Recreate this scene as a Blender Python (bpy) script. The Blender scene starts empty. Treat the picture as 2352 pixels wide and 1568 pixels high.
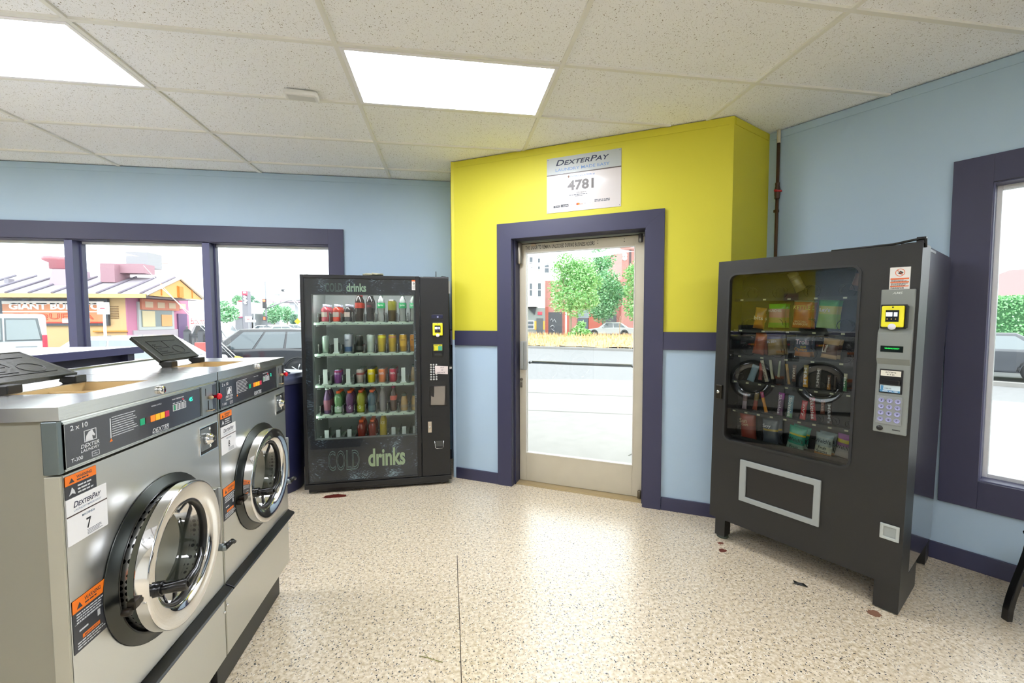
import bpy, bmesh, math, random
from mathutils import Vector, Matrix
random.seed(7)
C = bpy.context.scene.collection
SC = bpy.context.scene
PI = math.pi
# ---------------------------------------------------------------- camera
YAW, PITCH, ROLL, FPX = -0.1526, 0.0498, -0.0027, 962.6
EYE = Vector((0, 0, 1.475))
def _rot():
    cy, sy = math.cos(YAW), math.sin(YAW); cp, sp = math.cos(PITCH), math.sin(PITCH); cr, sr = math.cos(ROLL), math.sin(ROLL)
    B = Matrix(((1, 0, 0), (0, 0, -1), (0, 1, 0)))
    Rz = Matrix(((cy, sy, 0), (-sy, cy, 0), (0, 0, 1)))
    Rx = Matrix(((1, 0, 0), (0, cp, -sp), (0, sp, cp)))
    Rr = Matrix(((cr, -sr, 0), (sr, cr, 0), (0, 0, 1)))
    return Rr @ Rx @ B @ Rz
RC = _rot()
cam_d = bpy.data.cameras.new('camera'); cam = bpy.data.objects.new('camera', cam_d); C.objects.link(cam)
cam_d.sensor_width = 36; cam_d.lens = FPX / 2352 * 36; cam_d.clip_start = .02; cam_d.clip_end = 600
mw = Matrix.Identity(4)
for i in range(3):
    mw[i][0] = RC[0][i]; mw[i][1] = -RC[1][i]; mw[i][2] = -RC[2][i]; mw[i][3] = EYE[i]
cam.matrix_world = mw
SC.camera = cam
# survey helpers: sight line of a photo point met with a plane standing at a real distance
def ray(u, v): return RC.transposed() @ Vector(((u - 1176) / FPX, (v - 784) / FPX, 1))
def onY(u, v, y):
    r = ray(u, v); return EYE + r * (y / r.y)
def onX(u, v, x):
    r = ray(u, v); return EYE + r * (x / r.x)
def onZ(u, v, z):
    r = ray(u, v); return EYE + r * ((z - EYE.z) / r.z)
def atD(u, v, d): return EYE + ray(u, v) * d
# ---------------------------------------------------------------- world, exposure
w = bpy.data.worlds.new('overcast_sky'); SC.world = w; w.use_nodes = True
nt = w.node_tree; bg = nt.nodes['Background']
tc = nt.nodes.new('ShaderNodeTexCoord'); sp_ = nt.nodes.new('ShaderNodeSeparateXYZ'); rp = nt.nodes.new('ShaderNodeValToRGB')
nt.links.new(tc.outputs['Generated'], sp_.inputs[0]); nt.links.new(sp_.outputs[2], rp.inputs[0]); nt.links.new(rp.outputs[0], bg.inputs[0])
rp.color_ramp.elements[0].position = 0.0; rp.color_ramp.elements[0].color = (.93, .96, 1, 1)
rp.color_ramp.elements[1].position = .6; rp.color_ramp.elements[1].color = (1, 1, 1, 1)
bg.inputs[1].default_value = 2.3
LAMP = 13.5
SC.view_settings.view_transform = 'Standard'; SC.view_settings.look = 'None'
SC.view_settings.exposure = 1.04; SC.view_settings.gamma = 1.0; SC.view_settings.use_curve_mapping = False
SC.cycles.max_bounces = 14; SC.cycles.diffuse_bounces = 9; SC.cycles.glossy_bounces = 4; SC.cycles.transmission_bounces = 6; SC.cycles.transparent_max_bounces = 24
SC.cycles.sample_clamp_indirect = 10; SC.cycles.caustics_reflective = False; SC.cycles.caustics_refractive = False
# ---------------------------------------------------------------- materials
def lin(h):
    h = h.lstrip('#'); o = []
    for i in (0, 2, 4):
        c = int(h[i:i+2], 16) / 255; o.append(c / 12.92 if c <= .04045 else ((c + .055) / 1.055) ** 2.4)
    return (*o, 1)
_M = {}
def M(hexc, rough=.5, metal=0., **k):
    key = (hexc, rough, metal, tuple(sorted(k.items())))
    if key in _M: return _M[key]
    m = bpy.data.materials.new('m_' + hexc.lstrip('#') + '_%g_%g' % (rough, metal)); m.use_nodes = True
    t = m.node_tree; b = t.nodes['Principled BSDF']
    b.inputs['Base Color'].default_value = lin(hexc); b.inputs['Roughness'].default_value = rough; b.inputs['Metallic'].default_value = metal
    if 'emit' in k: b.inputs['Emission Color'].default_value = lin(k.get('ecol', hexc)); b.inputs['Emission Strength'].default_value = k['emit']
    if 'spec' in k: b.inputs['Specular IOR Level'].default_value = k['spec']
    if 'alpha' in k: b.inputs['Alpha'].default_value = k['alpha']
    if 'coat' in k: b.inputs['Coat Weight'].default_value = k['coat']; b.inputs['Coat Roughness'].default_value = .08
    if 'noise' in k:
        sc, am = k['noise']
        n = t.nodes.new('ShaderNodeTexNoise'); n.inputs['Scale'].default_value = sc; n.inputs['Detail'].default_value = 4
        tcn = t.nodes.new('ShaderNodeTexCoord'); t.links.new(tcn.outputs['Object'], n.inputs['Vector'])
        mx = t.nodes.new('ShaderNodeMix'); mx.data_type = 'RGBA'; mx.blend_type = 'MULTIPLY'; mx.inputs[0].default_value = am
        rr = t.nodes.new('ShaderNodeValToRGB'); rr.color_ramp.elements[0].position = .3; rr.color_ramp.elements[1].position = .7
        rr.color_ramp.elements[0].color = (.35, .35, .35, 1)
        t.links.new(n.outputs[0], rr.inputs[0]); mx.inputs[6].default_value = lin(hexc); t.links.new(rr.outputs[0], mx.inputs[7])
        t.links.new(mx.outputs[2], b.inputs['Base Color'])
    if 'bump' in k:
        sc, st = k['bump']
        n = t.nodes.new('ShaderNodeTexNoise'); n.inputs['Scale'].default_value = sc; n.inputs['Detail'].default_value = 3
        tcn = t.nodes.new('ShaderNodeTexCoord'); t.links.new(tcn.outputs['Object'], n.inputs['Vector'])
        bp = t.nodes.new('ShaderNodeBump'); bp.inputs['Strength'].default_value = st; bp.inputs['Distance'].default_value = .002
        t.links.new(n.outputs[0], bp.inputs['Height']); t.links.new(bp.outputs[0], b.inputs['Normal'])
    _M[key] = m; return m
def glassM(name, tint='#ffffff', ior=1.5, k=1.0, haze=0.0, rough=0.0):
    m = bpy.data.materials.new(name); m.use_nodes = True; t = m.node_tree; t.nodes.clear()
    o = t.nodes.new('ShaderNodeOutputMaterial'); tr = t.nodes.new('ShaderNodeBsdfTransparent'); gl = t.nodes.new('ShaderNodeBsdfGlossy')
    fr = t.nodes.new('ShaderNodeFresnel'); fr.inputs[0].default_value = ior; mx = t.nodes.new('ShaderNodeMixShader')
    ma = t.nodes.new('ShaderNodeMath'); ma.operation = 'MULTIPLY'; ma.inputs[1].default_value = k; ma.use_clamp = True
    tr.inputs[0].default_value = lin(tint); gl.inputs['Roughness'].default_value = rough
    t.links.new(fr.outputs[0], ma.inputs[0]); t.links.new(ma.outputs[0], mx.inputs[0])
    src = tr
    if haze:
        df = t.nodes.new('ShaderNodeBsdfDiffuse'); df.inputs[0].default_value = (.8, .8, .8, 1); m2 = t.nodes.new('ShaderNodeMixShader'); m2.inputs[0].default_value = haze
        t.links.new(tr.outputs[0], m2.inputs[1]); t.links.new(df.outputs[0], m2.inputs[2]); src = m2
    t.links.new(src.outputs[0], mx.inputs[1]); t.links.new(gl.outputs[0], mx.inputs[2]); t.links.new(mx.outputs[0], o.inputs[0])
    return m
def steelM(name, col='#b9bab6', rough=.27, stretch=(1, 60, 60), amt=.12, metal=1.0):
    m = bpy.data.materials.new(name); m.use_nodes = True; t = m.node_tree; b = t.nodes['Principled BSDF']
    b.inputs['Base Color'].default_value = lin(col); b.inputs['Metallic'].default_value = metal; b.inputs['Roughness'].default_value = rough
    tcn = t.nodes.new('ShaderNodeTexCoord'); mp = t.nodes.new('ShaderNodeMapping'); mp.inputs['Scale'].default_value = stretch
    n = t.nodes.new('ShaderNodeTexNoise'); n.inputs['Scale'].default_value = 14; n.inputs['Detail'].default_value = 5
    t.links.new(tcn.outputs['Object'], mp.inputs[0]); t.links.new(mp.outputs[0], n.inputs['Vector'])
    mr = t.nodes.new('ShaderNodeMapRange'); mr.inputs[3].default_value = rough - amt * .5; mr.inputs[4].default_value = rough + amt
    t.links.new(n.outputs[0], mr.inputs[0]); t.links.new(mr.outputs[0], b.inputs['Roughness'])
    n2 = t.nodes.new('ShaderNodeTexNoise'); n2.inputs['Scale'].default_value = 3.0; t.links.new(tcn.outputs['Object'], n2.inputs['Vector'])
    bp = t.nodes.new('ShaderNodeBump'); bp.inputs['Strength'].default_value = .25; bp.inputs['Distance'].default_value = .01
    t.links.new(n2.outputs[0], bp.inputs['Height']); t.links.new(bp.outputs[0], b.inputs['Normal'])
    return m
# ---------------------------------------------------------------- mesh builder
class MB:
    def __init__(s): s.v = []; s.f = []; s.mi = []; s.sm = []; s.T = None
    def _add(s, vs, fs, m=0, smooth=False):
        o = len(s.v)
        if s.T: vs = [s.T @ Vector(p) for p in vs]
        s.v += [tuple(p) for p in vs]; s.f += [tuple(i + o for i in f) for f in fs]; s.mi += [m] * len(fs); s.sm += [smooth] * len(fs); return s
    def box(s, x0, x1, y0, y1, z0, z1, m=0):
        if x0 > x1: x0, x1 = x1, x0
        if y0 > y1: y0, y1 = y1, y0
        if z0 > z1: z0, z1 = z1, z0
        return s._add([(x0,y0,z0),(x1,y0,z0),(x1,y1,z0),(x0,y1,z0),(x0,y0,z1),(x1,y0,z1),(x1,y1,z1),(x0,y1,z1)],
                      [(0,3,2,1),(4,5,6,7),(0,1,5,4),(1,2,6,5),(2,3,7,6),(3,0,4,7)], m)
    def frame(s, x0, x1, z0, z1, y0, y1, wl, wr=None, wb=None, wt=None, m=0):
        wr = wl if wr is None else wr; wb = wl if wb is None else wb; wt = wl if wt is None else wt
        s.box(x0, x0+wl, y0, y1, z0, z1, m); s.box(x1-wr, x1, y0, y1, z0, z1, m)
        if wt: s.box(x0+wl, x1-wr, y0, y1, z1-wt, z1, m)
        if wb: s.box(x0+wl, x1-wr, y0, y1, z0, z0+wb, m)
        return s
    def quad(s, a, b, c, d, m=0): return s._add([a, b, c, d], [(0, 1, 2, 3)], m)
    def prism(s, pts, y0, y1, m=0):          # outline in XZ, counter-clockwise seen from -Y, extruded along Y
        n = len(pts)
        vs = [(x, y0, z) for x, z in pts] + [(x, y1, z) for x, z in pts]
        fs = [tuple(range(n)), tuple(range(2*n-1, n-1, -1))] + [(i, i+n, (i+1) % n + n, (i+1) % n) for i in range(n)]
        return s._add(vs, fs, m)
    def prismz(s, pts, z0, z1, m=0):
        n = len(pts)
        vs = [(x, y, z0) for x, y in pts] + [(x, y, z1) for x, y in pts]
        fs = [tuple(range(n-1, -1, -1)), tuple(range(n, 2*n))] + [(i, (i+1) % n, (i+1) % n + n, i+n) for i in range(n)]
        return s._add(vs, fs, m)
    def lathe(s, prof, n=24, cx=0, cy=0, axis='z', cz=0, m=0, mats=None, caps=True):
        # prof: (r, t); axis z: t is height; axis y: t is depth, centre (cx, cz)
        vs = []
        for r, t in prof:
            for k in range(n):
                a = 2*PI*k/n
                if axis == 'z': vs.append((cx + r*math.cos(a), cy + r*math.sin(a), t))
                else: vs.append((cx + r*math.cos(a), t, cz + r*math.sin(a)))
        L = len(prof)
        for i in range(L-1):
            fs = []
            for k in range(n):
                a, b, c, d = i*n+k, i*n+(k+1) % n, (i+1)*n+(k+1) % n, (i+1)*n+k
                fs.append((a, b, c, d) if axis == 'z' else (a, d, c, b))
            o = len(s.v)
            if i == 0: s._add(vs, fs, mats[i] if mats else m, True); base = o
            else:
                s.f += [tuple(q + base for q in f) for f in fs]; s.mi += [mats[i] if mats else m] * len(fs); s.sm += [True] * len(fs)
        if caps:
            if prof[0][0] > 1e-5:
                f = tuple(base + k for k in range(n)); s.f.append(f[::-1] if axis == 'z' else f); s.mi.append(mats[0] if mats else m); s.sm.append(False)
            if prof[-1][0] > 1e-5:
                f = tuple(base + (L-1)*n + k for k in range(n)); s.f.append(f if axis == 'z' else f[::-1]); s.mi.append(mats[-1] if mats else m); s.sm.append(False)
        return s
    def tube(s, pts, r, n=8, m=0, taper=None):
        pts = [Vector(p) for p in pts]; vs = []
        for i, p in enumerate(pts):
            d = (pts[min(i+1, len(pts)-1)] - pts[max(i-1, 0)]).normalized()
            u = d.cross(Vector((0, 0, 1)) if abs(d.z) < .9 else Vector((1, 0, 0))).normalized(); w_ = d.cross(u)
            rr = r if taper is None else r + (taper - r) * i / (len(pts)-1)
            for k in range(n):
                a = 2*PI*k/n; vs.append(p + u*(rr*math.cos(a)) + w_*(rr*math.sin(a)))
        fs = []
        for i in range(len(pts)-1):
            for k in range(n): fs.append((i*n+k, i*n+(k+1) % n, (i+1)*n+(k+1) % n, (i+1)*n+k))
        fs.append(tuple(range(n-1, -1, -1))); fs.append(tuple((len(pts)-1)*n + k for k in range(n)))
        return s._add(vs, fs, m, True)
    def mesh(s, name, mats):
        me = bpy.data.meshes.new(name); me.from_pydata(s.v, [], s.f); me.update()
        for m in (mats if isinstance(mats, (list, tuple)) else [mats]): me.materials.append(m)
        me.polygons.foreach_set('material_index', s.mi); me.polygons.foreach_set('use_smooth', s.sm)
        return me
    def islands(s):
        par = list(range(len(s.v)))
        def fd(a):
            while par[a] != a: par[a] = par[par[a]]; a = par[a]
            return a
        for f in s.f:
            for q in f[1:]: par[fd(q)] = fd(f[0])
        gr = {}
        for i, f in enumerate(s.f): gr.setdefault(fd(f[0]), []).append(i)
        out = []
        for g in gr.values():
            b = MB(); mp = {}
            for i in g:
                ff = []
                for q in s.f[i]:
                    if q not in mp: mp[q] = len(b.v); b.v.append(s.v[q])
                    ff.append(mp[q])
                b.f.append(tuple(ff)); b.mi.append(s.mi[i]); b.sm.append(s.sm[i])
            out.append(b)
        return out
    def each(s, name, mats, parent=None, **k):      # every separate piece becomes a part of its own
        return [b.link(name, mats, parent, **k) for b in s.islands()]
    def link(s, name, mats, parent=None, bevel=0, label=None, kind=None, loc=None, rz=None, seg=2):
        o = bpy.data.objects.new(name, s.mesh(name, mats)); C.objects.link(o)
        if parent: o.parent = parent
        if bevel:
            b = o.modifiers.new('b', 'BEVEL'); b.width = bevel; b.segments = seg; b.limit_method = 'ANGLE'; b.angle_limit = .6
        if label: o['label'] = label
        if kind: o['kind'] = kind
        if loc is not None: o.location = loc
        if rz is not None: o.rotation_euler[2] = rz
        return o
def tag(o, label, cat, group=None, kind=None):
    o['label'] = label; o['category'] = cat
    if group: o['group'] = group
    if kind: o['kind'] = kind
    return o
def thing(name, label, cat, loc=(0, 0, 0), rz=0, group=None):
    o = bpy.data.objects.new(name, None); C.objects.link(o); o.location = loc; o.rotation_euler[2] = rz; o.empty_display_size = .05
    return tag(o, label, cat, group)
def S(o): o['kind'] = 'structure'; return o
def dup(root, loc=None, rz=None, label=None, group=None):
    r = root.copy(); C.objects.link(r)
    if loc is not None: r.location = loc
    if rz is not None: r.rotation_euler[2] = rz
    if label: r['label'] = label
    if group: r['group'] = group
    for ch in list(root.children):
        c = ch.copy(); C.objects.link(c); c.parent = r
        for g in list(ch.children):
            d = g.copy(); C.objects.link(d); d.parent = c
    return r
_tc = {}
def txt(text, x0, z0, w_, h, mat, parent, y=-.001, name='lettering', shear=0., outline=0., ext=.0004, bend=None, roty=0., small=None, label=None, spacing=1.0, bold=.014):
    """lettering fitted in a rectangle of the XZ plane, facing -Y"""
    key = (text, shear, outline, small, spacing, bold)
    if key not in _tc:
        cu = bpy.data.curves.new('t', 'FONT'); cu.body = text; cu.size = 1; cu.shear = shear; cu.space_character = spacing
        cu.resolution_u = 3
        if not outline: cu.offset = bold
        if outline: cu.fill_mode = 'NONE'; cu.bevel_depth = outline; cu.bevel_resolution = 0
        if small:
            cu.small_caps_scale = small
            for i, ch in enumerate(text):
                if ch.islower(): cu.body_format[i].use_small_caps = True
        o = bpy.data.objects.new('t', cu); C.objects.link(o); bpy.context.view_layer.update()
        me = bpy.data.meshes.new_from_object(o.evaluated_get(bpy.context.evaluated_depsgraph_get()))
        vs = [tuple(v.co) for v in me.vertices]; fs = [tuple(p.vertices) for p in me.polygons]
        bpy.data.objects.remove(o); bpy.data.curves.remove(cu); bpy.data.meshes.remove(me); _tc[key] = (vs, fs)
    vs, fs = _tc[key]
    ax, bx = min(v[0] for v in vs), max(v[0] for v in vs); az, bz = min(v[1] for v in vs), max(v[1] for v in vs)
    sx, sz = w_ / (bx - ax), h / max(bz - az, 1e-6)
    out = []
    for v in vs:
        X = x0 + (v[0]-ax)*sx; Z = z0 + (v[1]-az)*sz; Y = y - (v[2]*sz if outline else 0)
        if bend:
            cx, R = bend; a = (X-cx)/R; X, Y = cx + R*math.sin(a), -R*math.cos(a) + y
        out.append((X, Y, Z))
    b = MB(); b._add(out, fs)
    return b.link(name, mat, parent, label=label)
def scribble(b, x0, z0, w_, n, pitch, th, y0, y1, m=0, seed=1):
    """rows of tiny print"""
    rr = random.Random(seed)
    for i in range(n):
        x = x0; end = x0 + w_ * rr.uniform(.7, 1)
        while x < end:
            l = rr.uniform(.6, 2.2) * th * 2; b.box(x, min(x+l, end), y0, y1, z0 - i*pitch - th, z0 - i*pitch, m); x += l + th*.7
    return b
WHITE = '#e9e9e6'; NAVY = M('#353650', .45, noise=(3, .12)); NAVYC = '#36385c'
BLACKP = M('#161616', .45)
CHROME = M('#e6e6e6', .06, 1.0); STEEL = steelM('brushed_steel', '#cfd0cc', .2); STEELV = steelM('brushed_steel_vertical', '#cdcecb', .3, stretch=(60, 60, 1))
DKPL = M('#1c1d1f', .35)
PANE = glassM('window_glass', '#f4f8f8', 1.45, .9)
# ---------------------------------------------------------------- room shell
H = 2.917
A0 = Vector((.071, 3.926, 0)); RZD = math.radians(-30.72)         # door wall frame
DX = Vector((math.cos(RZD), math.sin(RZD), 0)); DY = Vector((-math.sin(RZD), math.cos(RZD), 0))
C0 = Vector((2.493, 2.991, 0)); RZR = math.radians(-61.62)        # right wall frame
RXv = Vector((math.cos(RZR), math.sin(RZR), 0))
YL = 4.4765
def wallM(name, col, amt=.04):
    m = M(col, .55, noise=(1.2, amt), bump=(90, .12)).copy(); m.name = name; return m
BLUE = wallM('paint_light_blue', '#a6bdd0'); YEL = wallM('paint_lime_yellow', '#cdc634'); 
# floor: seamless flake floor
def floorM():
    m = bpy.data.materials.new('flake_floor'); m.use_nodes = True; t = m.node_tree; b = t.nodes['Principled BSDF']; N = t.nodes.new; L = t.links.new
    tcn = N('ShaderNodeTexCoord'); wv = N('ShaderNodeTexNoise'); wv.inputs['Scale'].default_value = 120; L(tcn.outputs['Object'], wv.inputs['Vector'])
    ad = N('ShaderNodeVectorMath'); ad.operation = 'MULTIPLY_ADD'; ad.inputs[1].default_value = (.012, .012, 0); L(wv.outputs['Color'], ad.inputs[0]); L(tcn.outputs['Object'], ad.inputs[2])
    base = N('ShaderNodeTexNoise'); base.inputs['Scale'].default_value = 60; base.inputs['Detail'].default_value = 6; L(tcn.outputs['Object'], base.inputs['Vector'])
    r0 = N('ShaderNodeValToRGB'); r0.color_ramp.elements[0].position = .35; r0.color_ramp.elements[0].color = lin('#c3b08c'); r0.color_ramp.elements[1].position = .62; r0.color_ramp.elements[1].color = lin('#e8dcc6')
    L(base.outputs[0], r0.inputs[0]); prev = r0.outputs[0]
    for sc, th, dens, col in ((75, .24, .42, '#33322f'), (130, .28, .38, '#4a4640'), (48, .20, .20, '#24272b'), (95, .26, .25, '#f0ece2')):
        vo = N('ShaderNodeTexVoronoi'); vo.inputs['Scale'].default_value = sc; L(ad.outputs[0], vo.inputs['Vector'])
        lt = N('ShaderNodeMath'); lt.operation = 'LESS_THAN'; lt.inputs[1].default_value = th; L(vo.outputs['Distance'], lt.inputs[0])
        se = N('ShaderNodeSeparateColor'); L(vo.outputs['Color'], se.inputs[0])
        l2 = N('ShaderNodeMath'); l2.operation = 'LESS_THAN'; l2.inputs[1].default_value = dens; L(se.outputs[0], l2.inputs[0])
        mu = N('ShaderNodeMath'); mu.operation = 'MULTIPLY'; L(lt.outputs[0], mu.inputs[0]); L(l2.outputs[0], mu.inputs[1])
        mx = N('ShaderNodeMix'); mx.data_type = 'RGBA'; L(mu.outputs[0], mx.inputs[0]); L(prev, mx.inputs[6]); mx.inputs[7].default_value = lin(col); prev = mx.outputs[2]
    L(prev, b.inputs['Base Color']); b.inputs['Roughness'].default_value = .33; b.inputs['Specular IOR Level'].default_value = .6
    b.inputs['Coat Weight'].default_value = .8; b.inputs['Coat Roughness'].default_value = .28
    return m
ROOM = [(-9, -4), (6.4, -4), (C0 + RXv*7.9).xy[:], C0.xy[:], (A0 + DX*2.27).xy[:], A0.xy[:], (.045, YL), (-9, YL)]
ROOM[1] = (6.25, -3.96)
FLM = floorM()
fl = S(MB().prismz([(-9.2, -4.2), (6.6, -4.2), (2.62, 3.06), (2.05, 2.98), (.16, 4.1), (.1, YL+.2), (-9.2, YL+.2)], -.08, 0).link('floor', FLM))
MB().tube([onZ(1050, 1275, .0), onZ(1052, 1340, .0), onZ(1056, 1430, .0), onZ(1058, 1500, .0), onZ(1060, 1568, .0), onZ(1063, 1700, 0)], .0022, 5).link('floor_joint', M('#4a3f30', .8), fl)
# ceiling
def ceilM():
    m = bpy.data.materials.new('mineral_tile'); m.use_nodes = True; t = m.node_tree; b = t.nodes['Principled BSDF']; N = t.nodes.new; L = t.links.new
    tcn = N('ShaderNodeTexCoord'); wv = N('ShaderNodeTexNoise'); wv.inputs['Scale'].default_value = 60; L(tcn.outputs['Object'], wv.inputs['Vector'])
    ad = N('ShaderNodeVectorMath'); ad.operation = 'MULTIPLY_ADD'; ad.inputs[1].default_value = (.02, .02, 0); L(wv.outputs['Color'], ad.inputs[0]); L(tcn.outputs['Object'], ad.inputs[2])
    prev = None
    for sc, th, dens, ms in ((112, .17, .42, (1, .4, 1)), (112, .16, .38, (.42, 1, 1)), (230, .22, .5, (1, 1, 1))):
        mp = N('ShaderNodeMapping'); mp.inputs['Scale'].default_value = ms; mp.inputs['Rotation'].default_value = (0, 0, .6 * len(t.nodes)); L(ad.outputs[0], mp.inputs[0])
        vo = N('ShaderNodeTexVoronoi'); vo.inputs['Scale'].default_value = sc; L(mp.outputs[0], vo.inputs['Vector'])
        lt = N('ShaderNodeMath'); lt.operation = 'LESS_THAN'; lt.inputs[1].default_value = th; L(vo.outputs['Distance'], lt.inputs[0])
        se = N('ShaderNodeSeparateColor'); L(vo.outputs['Color'], se.inputs[0])
        l2 = N('ShaderNodeMath'); l2.operation = 'LESS_THAN'; l2.inputs[1].default_value = dens; L(se.outputs[0], l2.inputs[0])
        mu = N('ShaderNodeMath'); mu.operation = 'MULTIPLY'; L(lt.outputs[0], mu.inputs[0]); L(l2.outputs[0], mu.inputs[1])
        if prev is None: prev = mu.outputs[0]
        else:
            mxm = N('ShaderNodeMath'); mxm.operation = 'MAXIMUM'; L(prev, mxm.inputs[0]); L(mu.outputs[0], mxm.inputs[1]); prev = mxm.outputs[0]
    mx = N('ShaderNodeMix'); mx.data_type = 'RGBA'; L(prev, mx.inputs[0]); mx.inputs[6].default_value = lin('#f2f4f7'); mx.inputs[7].default_value = lin('#8a8272')
    L(mx.outputs[2], b.inputs['Base Color']); b.inputs['Roughness'].default_value = .9
    return m
gx = lambda i: -1.782 + 1.2192*i
gy = lambda j: 2.374 + .6096*j
cpoly = [(-9.2, -4.2), (6.6, -4.2), (2.62, 3.06), (2.05, 2.98), (.16, 4.1), (.1, YL+.2), (-9.2, YL+.2)]
LIGHTS = [(1, 0), (-1, 0), (-3, 0), (-5, 0), (1, -6), (-1, -6), (-3, -6), (-5, -6), (3, -6), (3, -3)]
LIGHTS = [l for l in LIGHTS if l != (3, -3)]
ce = MB().prismz(cpoly, H + .008, H + .2).link('ceiling', ceilM()); S(ce)
gm = MB()
def xr(y):   # extents of the ceiling along x at a given y
    if y > 3.93: return -9, .045
    if y > 2.80:
        return -9, A0.x + (A0.y - y) / .5108 * .8597
    return -9, C0.x + (C0.y - y) * (.4755/.8797)
for j in range(-10, 4):
    a, b_ = xr(gy(j)); gm.box(a, b_, gy(j)-.012, gy(j)+.012, H-.004, H+.009)
for i in range(-6, 7):
    x = gx(i); yt = YL if x < .045 else (A0.y - (x-A0.x)/.8597*.5108 if x < 2.02 else C0.y - (x-C0.x)/.4755*.8797)
    gm.box(x-.012, x+.012, -4, yt, H-.0045, H+.009)
gm.link('ceiling_grid', M('#e4e4de', .5), ce)
# dark strips painted in for the shadow lines where tiles sit unevenly
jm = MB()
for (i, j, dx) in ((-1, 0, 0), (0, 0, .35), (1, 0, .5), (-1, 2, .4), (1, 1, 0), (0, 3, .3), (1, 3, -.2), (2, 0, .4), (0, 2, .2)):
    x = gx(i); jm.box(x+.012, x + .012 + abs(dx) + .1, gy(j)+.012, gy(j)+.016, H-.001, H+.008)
jm.link('tile_shadow_strip', M('#2b2a26', .9), ce)
# walls ----------
def holed(b, x0, x1, z0, z1, y0, y1, holes, m=0):
    xs = x0
    for (a, c, d, e) in sorted(holes):
        b.box(xs, a, y0, y1, z0, z1, m); b.box(a, c, y0, y1, z0, d, m); b.box(a, c, y0, y1, e, z1, m); xs = c
    b.box(xs, x1, y0, y1, z0, z1, m); return b
W1 = (-5.90, -1.169, .54, 2.237)
S(holed(MB(), -9.2, .045, 0, H, YL, YL+.2, [W1]).link('wall_left', BLUE))
RW1 = (1.172, 3.4, .535, 2.245); RW2 = (3.9, 6.2, .535, 2.245)
S(holed(MB(), -.05, 7.92, 0, H, 0, .2, [RW1, RW2]).link('wall_right', BLUE, loc=C0, rz=RZR))
LO, HI = 1.25, 1.385
dwm = MB(); hole = (.57, 1.68)
dwm.box(0, .57, 0, .2, 1.3, H, 1).box(1.68, 2.27, 0, .2, 1.3, H, 1).box(.57, 1.68, 0, .2, 2.18, H, 1)
dwm.box(0, .57, 0, .2, 0, 1.3, 0).box(1.68, 2.27, 0, .2, 0, 1.3, 0)
S(dwm.link('wall_door', [BLUE, YEL], loc=A0, rz=RZD))
# return walls beside the door wall
e1 = A0 + DX*2.27
lr = MB().box(.045, .145, A0.y+.0, YL+.1, 1.3, H, 1).box(.045, .145, A0.y, YL+.1, 0, 1.3, 0)
S(lr.link('wall_left_return', [BLUE, YEL]))
dv = C0 - e1; rl = dv.length; ra = math.atan2(dv.y, dv.x)
S(MB().box(0, rl, 0, .1, 1.3, H, 1).box(0, rl, 0, .1, 0, 1.3, 0).link('wall_right_return', [BLUE, YEL], loc=e1, rz=ra))
S(MB().box(-9.2, -9, -4.2, -.1, 0, H, 0).box(-9.2, -9, -.1, YL+.2, 0, H, 1).link('wall_far', [BLUE, YEL]))
S(MB().box(-9.2, 6.6, -4.2, -4, 0, H).link('wall_back', M('#e4e6e6', .6)))
# painted strip under the ceiling
S(MB().box(-9, .04, YL-.004, YL, H-.055, H-.0045).link('trim_1', BLUE))
S(MB().box(.03, 2.24, -.004, 0, H-.055, H-.0045).link('trim_2', YEL, loc=A0, rz=RZD))
S(MB().box(0.01, 7.9, -.004, 0, H-.055, H-.0045).link('trim_3', BLUE, loc=C0, rz=RZR))
S(MB().box(.02, rl-.02, -.004, 0, H-.055, H-.0045).link('trim_4', YEL, loc=e1, rz=ra))
# chair rail, casing, baseboards (navy)
S(MB().box(.004, .435, -.018, 0, LO, HI).box(1.818, 2.265, -.018, 0, LO, HI).link('trim_5', NAVY, bevel=.002, loc=A0, rz=RZD))
S(MB().box(.025, .045, A0.y+.01, YL-.01, LO, HI).link('trim_6', NAVY, bevel=.002))
S(MB().box(.02, rl-.02, -.018, 0, LO, HI).link('trim_7', NAVY, bevel=.002, loc=e1, rz=ra))
cs = MB()
cs.prism([(.435, 0), (.57, 0), (.57, 2.18), (.435, 2.315)], -.022, 0).prism([(1.68, 0), (1.818, 0), (1.818, 2.315), (1.68, 2.18)], -.022, 0).prism([(.57, 2.18), (1.68, 2.18), (1.818, 2.315), (.435, 2.315)], -.022, 0)
cs.box(.55, .572, 0, .2, 0, 2.2).box(1.678, 1.7, 0, .2, 0, 2.2).box(.55, 1.7, 0, .2, 2.178, 2.2)
cs.box(.572, .584, .045, .2, 0, 2.178).box(1.668, 1.678, .045, .2, 0, 2.178)
S(cs.link('trim_8', NAVY, bevel=.0015, loc=A0, rz=RZD))
BB = NAVY
S(MB().box(.004, .433, -.015, 0, 0, .1).box(1.82, 2.265, -.015, 0, 0, .1).link('baseboard_door', BB, bevel=.002, loc=A0, rz=RZD))
S(MB().box(-9, .03, YL-.015, YL, 0, .1).link('baseboard_left', BB, bevel=.002))
S(MB().box(.03, 7.9, -.015, 0, 0, .105).link('baseboard_right', BB, bevel=.002, loc=C0, rz=RZR))
S(MB().box(.02, rl-.02, -.015, 0, 0, .1).link('baseboard_return', BB, bevel=.002, loc=e1, rz=ra))
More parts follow.
